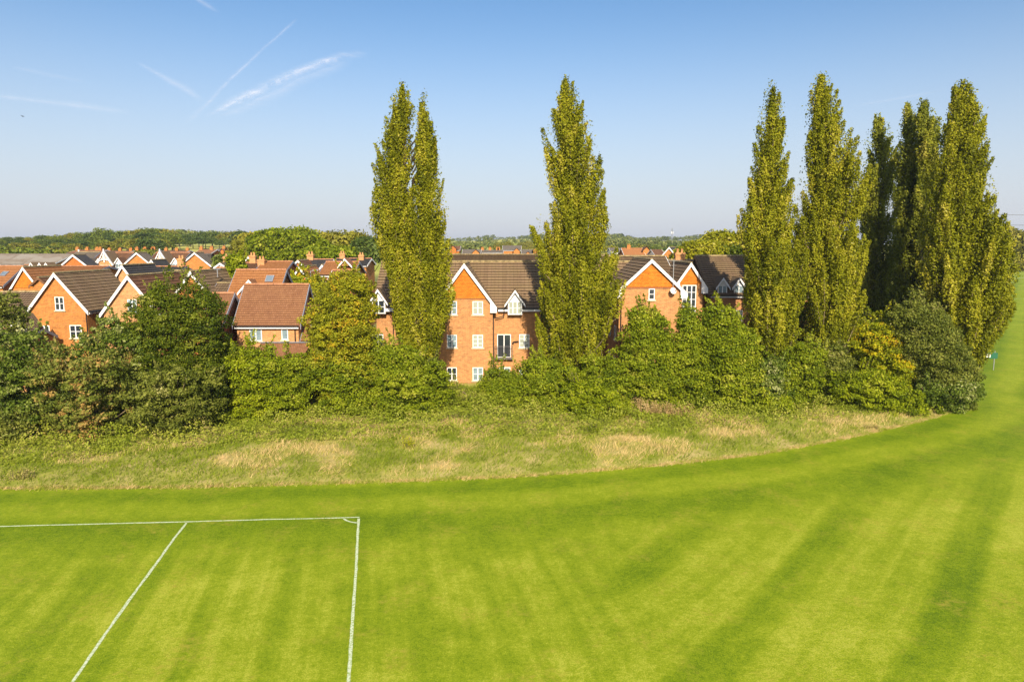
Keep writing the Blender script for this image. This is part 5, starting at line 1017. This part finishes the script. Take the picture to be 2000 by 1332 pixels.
# ragged dry fringe on the very edge
# bramble and nettle cover between the meadow and the hedge
def cover(n, lo, hi, name, label, mat, hgt, size, seed, xr=(-46, 42), mask=None):
    r_ = np.random.default_rng(seed); x = r_.uniform(xr[0], xr[1], n*3); y = r_.uniform(29, 60, n*3); fr = depth_frac(x, y); wob = .22*(fbm(x/2.5, y/2.5, seed)-.5); k = meadow_keep(x, y) & (fr+wob > lo) & (fr+wob < hi) & (y < 53.6)
    if mask: k &= mask(x, y)
    x, y = x[k][:n], y[k][:n]; fr = depth_frac(x, y)
    mound = hgt*(fbm(x/1.3, y/1.3, seed+3)**1.6)*sstep(lo-.1, lo+.35, fr)*1.5; z = meadow_z(x, y) + mound*r_.uniform(.55, 1.05, len(x)); p = np.stack([x, y, z], 1)
    dm = .3; gx = (fbm((x+dm)/1.3, y/1.3, seed+3)-fbm((x-dm)/1.3, y/1.3, seed+3)); gy = (fbm(x/1.3, (y+dm)/1.3, seed+3)-fbm(x/1.3, (y-dm)/1.3, seed+3)); b = unit(np.stack([-gx*3, -gy*3-.3, np.ones(len(x))], 1))
    tn = .2+.5*fbm(x/1.6, y/1.6, seed+8)+r_.normal(0, .14, len(x)); return tag(npmesh(name, leaves(p, np.full(len(x), size), b, r_, 1.1), 4, tn, mat), label, 'ground cover', kind='stuff')
cover(80000, .46, 1.9, 'bramble_cover', 'low tangle of brambles and nettles at the foot of the hedge', 'bramble', 1.2, .075, 51)
cover(22000, .04, .6, 'meadow_weeds', 'patches of broad leaved green weeds in the rough grass', 'mid', .35, .05, 53, mask=lambda x, y: fbm(x/1.6, y/2.2, 71) > np.interp(1000+F*x/(y*cp+1.5), [0, 420, 700, 1800], [.42, .48, .60, .63]))
cover(26000, .88, 2.1, 'nettle_cover', 'taller green weeds under the hedge shrubs', 'mid', .75, .075, 52)
# scattered green weed leaves in the left of the meadow
def tuft(name, label, cat, px, py, n, h, spread, mat, up=True, size=.05, seed=1, tone=.5):
    r_ = np.random.default_rng(seed); X, Y = G(px, py); t = thing(name, label, cat, (X, Y, .03)); c = []; tn = []; wood = MB()
    for i in range(n):
        a = r_.uniform(0, 6.28); q = r_.uniform(0, spread); hh = h*r_.uniform(.6, 1.1); ln = r_.normal(0, .16, 2)*h; s0 = np.array([math.cos(a)*q, math.sin(a)*q*.7, 0]); s1 = s0+np.array([ln[0], ln[1], hh]); wood.tube([tuple(s0), tuple(s1)], [.014, .006], 4)
        m = 26; k = r_.uniform(.25, 1.02, m)[:, None]; p = s0*(1-k)+s1*k+r_.normal(size=(m, 3))*np.array([.07,.07,.05]); c.append(leaves(p, np.full(m, size), unit(r_.normal(size=(m,3)))+np.array([0,-.4,.3]), r_)); tn.append(np.full(m, tone)+r_.normal(0, .22, m))
    npmesh('foliage', np.concatenate(c), 4, np.concatenate(tn), mat, t); wood.build('stem', 'straw' if mat in ('straw',) else 'bark', t); return t
tuft('dead_shrub', 'rust brown dead fern like plant at the hedge foot left of the poplar', 'dead plant', 745, 812, 26, 1.0, .35, 'rust', seed=2, size=.045)
tuft('weed_plant', 'upright yellow green weed standing alone in the straw meadow', 'wild plant', 800, 880, 16, .75, .35, 'yellow', seed=3, tone=.4)
tuft('weed_plant', 'small dark green bush growing in the pale straw grass right of centre', 'wild plant', 1157, 852, 16, .8, .3, 'mid', seed=4, tone=.3)
tuft('dead_shrub', 'low brown withered shrub in the grass near the left edge', 'dead plant', 45, 938, 40, .5, .6, 'bramble', seed=5, size=.035, tone=.85)
tuft('dead_shrub', 'flattened dark rusty plant at the meadow edge on the right', 'dead plant', 1703, 838, 24, .22, .5, 'bramble', seed=6, size=.04, tone=.95)
for i, (px, py, lb) in enumerate(((1248,812,'tallest clump of dry tan dock stems before the hedge'),(1275,815,'middle clump of dry tan dock stems before the hedge'),(1305,818,'thin clump of dry tan dock stems before the layered tree'),(1335,816,'rightmost clump of dry tan dock stems before the hedge'))):
    tuft('dry_stalks', lb, 'wild plant', px, py, 30, 1.25-.1*i, .6, 'straw', seed=20+i, size=.04, tone=.45)['group'] = 'dry dock stalks'

# ------------------------------------------------------------------ lamp posts, sign, mast, wires, bird
def lamp(px, ty, Y, label, side=-1):
    X = Xat(px, Y, ty); z1 = Zat(ty, Y); t = thing('street_lamp', label, 'street lamp', (X, Y, 0), 0, 'street lamps'); mb = MB(); mb.tube([(0,0,-.2),(0,0,1.2),(0,0,1.25),(0,0,z1)], [.09,.09,.055,.045], 8); mb.build('post', 'metal', t)
    mb = MB(); mb.beam((0,0,z1-.02), (side*.25,0,z1+.02), .05, .05); i = len(mb.v); mb.prism([(side*.85, z1+.06), (side*.25, z1-.02), (side*.25, z1+.11), (side*.8, z1+.14)][::(1 if side < 0 else -1)], -.13, .13); mb.build('lamp_head', 'metal', t); mb = MB(); mb.box(min(side*.75, side*.35), max(side*.75, side*.35), -.09, .09, z1-.03, z1+.005); mb.build('lens', 'dishwhite', t)
lamp(1657.5, 637, 52.8, 'grey street lamp standing between the slim poplars and the golden tree')
lamp(606.5, 529, 74, 'grey street lamp beside the golden yellow tree among the roofs', 1)
X, Y = G(1913.5, 723); X2, _ = G(1925, 719); t = thing('field_sign', 'green and white notice board on two posts beside the largest poplar', 'sign', (X, Y, 0))
hz = Zat(684, Y); wz = X2-X+.1
for x in (0, X2-X): mb = MB(); mb.tube([(x, .05, -.2), (x, .05, Zat(692,Y)+.3)], .045, 8); mb.build('post', 'metal', t)
mb = MB(); mb.box(-.12, wz+.15, -.02, .0, Zat(700.5,Y), Zat(689,Y)); bd_ = mb.build('panel', simple('green_sign_enamel', (.012,.10,.05), .5), t)
mb = MB(); mb.box(-.06, wz*.62, -.03, -.022, Zat(698,Y), Zat(691.5,Y)); mb.build('white_field', 'white', bd_)
mb = MB(); 
for k in range(3): mb.box(-.0, wz*.5-.05*k, -.036, -.031, Zat(693.2+1.5*k,Y), Zat(692.6+1.5*k,Y))
mb.build('text_lines', simple('dark_green_lettering', (.02,.12,.08), .5), bd_)
Ym = 520; X = Xat(1310, Ym); g = tz(X, Ym); t = thing('radio_mast', 'thin lattice radio mast on the distant skyline right of the middle poplar', 'mast', (X, Ym, g)); zt = Zat(446, Ym)-g; mb = MB()
for a, b in ((-.5,-.5),(.5,-.5),(0,.5)): mb.tube([(a,b,0),(a*.6,b*.6,zt)], .09, 4)
for k in range(10): z = zt*k/10; mb.tube([(-.5,-.5,z),(.5,-.5,z+zt/10)], .05, 4)
mb.build('lattice', 'metal', t); mb = MB()
for dx in (-.6, .6): mb.box(dx-.2, dx+.2, -.5, -.1, zt*.74, zt*.84)
mb.build('antenna_panel', 'white', t)
for py, lb in ((418, 'upper power line crossing the sky at the right edge'), (438, 'lower power line crossing the sky at the right edge')):
    Yw = 300; mb = MB(); pts = []
    for k in range(13): a = k/12; px = 1850+ a*330; pts.append((Xat(px, Yw), Yw+a*6, Zat(py, Yw)+ .8*(2*a-1)**2-.4))
    mb.tube(pts, .10, 5); tag(mb.build('power_line', 'cable'), lb, 'cable', 'power lines')
t = thing('bird', 'small dark bird flying in the empty sky at left', 'bird', (Xat(45, 150, 228), 150, Zat(228, 150))); mb = MB()
mb.tube([(-.28,0,.0),(-.15,0,.03),(.1,0,.02),(.3,0,-.03)], [.02,.08,.07,.015], 6); b_ = mb.build('body', 'bird', t, smooth=True); mb = MB()
for s in (-1, 1): mb.prism([(-.1,.03),(.08,.03),(.02,.06),(-.06,.06)], s*.05, s*.07); i = len(mb.v); mb.v += [(-.12,s*.05,.04),(.08,s*.05,.04),(-.02,s*.45,.16),(-.18,s*.5,.14)]; mb.f += [(i,i+1,i+2,i+3)]
mb.build('wing', 'bird', t)

# ------------------------------------------------------------------ contrails, high thin ribbons
def trailmat(dens, seed, sc=1.0):
    m, t, out = newmat('ice_cloud'); uv = N(t, 'ShaderNodeUVMap', uv_map='along'); sx = N(t, 'ShaderNodeSeparateXYZ'); t.links.new(uv.outputs[0], sx.inputs[0]); u, v = sx.outputs[0], sx.outputs[1]
    g = N(t, 'ShaderNodeNewGeometry'); f = noise(t, g.outputs['Position'], .0006*sc, 6, .58, 1.0); f2 = noise(t, g.outputs['Position'], .0003*sc, 3, .6)
    vv = math_(t, 'ADD', v, math_(t, 'MULTIPLY', math_(t, 'SUBTRACT', f2, .5), .5)); w_ = math_(t, 'SUBTRACT', 1.0, math_(t, 'ABSOLUTE', math_(t, 'SUBTRACT', math_(t, 'MULTIPLY', vv, 2.0), 1.0)))
    w_ = math_(t, 'MAXIMUM', w_, 0.0); w_ = math_(t, 'POWER', w_, 1.7)
    ends = math_(t, 'MINIMUM', 1.0, math_(t, 'MULTIPLY', math_(t, 'MULTIPLY', u, math_(t, 'SUBTRACT', 1.0, u)), 6.0)); ends = math_(t, 'MAXIMUM', ends, 0.0)
    a = math_(t, 'MULTIPLY', math_(t, 'MULTIPLY', w_, ends), math_(t, 'MULTIPLY', ramp(t, f, [(.30, (.15,.15,.15)), (.70, (1,1,1))]), dens))
    d = N(t, 'ShaderNodeBsdfDiffuse'); d.inputs[0].default_value = (.9,.9,.9,1); tl = N(t, 'ShaderNodeBsdfTranslucent'); tl.inputs[0].default_value = (.95,.93,.95,1); mx = N(t, 'ShaderNodeMixShader', inp={0: .6}); t.links.new(d.outputs[0], mx.inputs[1]); t.links.new(tl.outputs[0], mx.inputs[2])
    tp_ = N(t, 'ShaderNodeBsdfTransparent'); m2 = N(t, 'ShaderNodeMixShader'); t.links.new(a, m2.inputs[0]); t.links.new(tp_.outputs[0], m2.inputs[1]); t.links.new(mx.outputs[0], m2.inputs[2]); t.links.new(m2.outputs[0], out.inputs[0]); return m
ALT = 7000.0
def contrail(label, pts, wpx, dens, seed, sc=1.0):
    def at(px, py): d = ray(px, py); k = (ALT-H)/d[2]; return Vector((d[0]*k, d[1]*k, ALT))
    V = []; Fc = []; UV = []; n = len(pts); sub = 6; Q = []
    for i in range(n-1):
        for k in range(sub): a = k/sub; Q.append(((pts[i][0]*(1-a)+pts[i+1][0]*a), (pts[i][1]*(1-a)+pts[i+1][1]*a), wpx[i]*(1-a)+wpx[i+1]*a))
    Q.append((*pts[-1], wpx[-1]))
    for i, (px, py, w_) in enumerate(Q):
        a = Q[max(i-1, 0)]; b = Q[min(i+1, len(Q)-1)]; dx, dy = b[0]-a[0], b[1]-a[1]; L_ = math.hypot(dx, dy); nx, ny = -dy/L_, dx/L_
        V += [at(px+nx*w_, py+ny*w_), at(px-nx*w_, py-ny*w_)]
    me = bpy.data.meshes.new('contrail'); 
    for i in range(len(Q)-1): Fc.append((2*i, 2*i+1, 2*i+3, 2*i+2))
    me.from_pydata([tuple(v) for v in V], [], Fc); me.update(); uvl = me.uv_layers.new(name='along')
    for p in me.polygons:
        for li in p.loop_indices: vi = me.loops[li].vertex_index; uvl.data[li].uv = ((vi//2)/(len(Q)-1), vi % 2)
    me.materials.append(trailmat(dens, seed, sc)); o = bpy.data.objects.new('contrail', me); COL.objects.link(o); tag(o, label, 'contrail', kind='structure'); return o
contrail('broad ragged white vapour trail, brightest in the sky', [(400,230),(450,203),(520,168),(570,145),(620,126),(665,112),(720,105)], [7,13,14,12,12,14,12], .66, 1)
contrail('soft veil hanging under the broad white vapour trail', [(415,232),(470,212),(530,184),(580,156),(640,136),(690,118)], [6,15,22,20,18,14], .24, 9)
contrail('long thin straight vapour trail crossing above the broad one', [(360,243),(400,208),(450,155),(510,100),(560,55),(582,36)], [10,8,6,5,5,5], .28, 2)
contrail('short curved vapour trail meeting the long thin one', [(268,122),(300,140),(335,160),(370,178),(400,200)], [5,7,10,11,10], .28, 3)
contrail('faint vapour trail running to the left edge of the sky', [(-30,184),(60,196),(150,206),(260,221)], [8,8,9,8], .22, 4)
contrail('very faint short vapour trail at upper left', [(20,130),(90,145),(170,160)], [6,7,5], .13, 5)
contrail('small wisp at the top edge of the sky', [(370,-12),(400,8),(430,26)], [7,8,5], .22, 6)
contrail('faint wisp below the broad trail', [(500,245),(550,262),(590,276)], [8,12,7], .12, 7)
contrail('very faint straight trail above the right poplars', [(1660,210),(1760,192),(1850,176)], [4,4,3], .14, 8)

# ------------------------------------------------------------------ haze
mb = MB(); mb.box(-2600, 2600, -120, 3100, -4, 48); hz_ = bpy.data.meshes.new('haze')
hz_.from_pydata(mb.v, [], mb.f); ho = bpy.data.objects.new('haze', hz_); COL.objects.link(ho); m, t_, out = newmat('pale_air'); m.cycles.homogeneous_volume = True if hasattr(m.cycles, 'homogeneous_volume') else True
pv = N(t_, 'ShaderNodeVolumePrincipled'); pv.inputs['Color'].default_value = (.78,.86,1,1); pv.inputs['Density'].default_value = .0002; pv.inputs['Anisotropy'].default_value = .2
t_.links.new(pv.outputs[0], out.inputs['Volume']); hz_.materials.append(m); tag(ho, 'thin pale haze over the fields and hills', 'haze', kind='stuff')
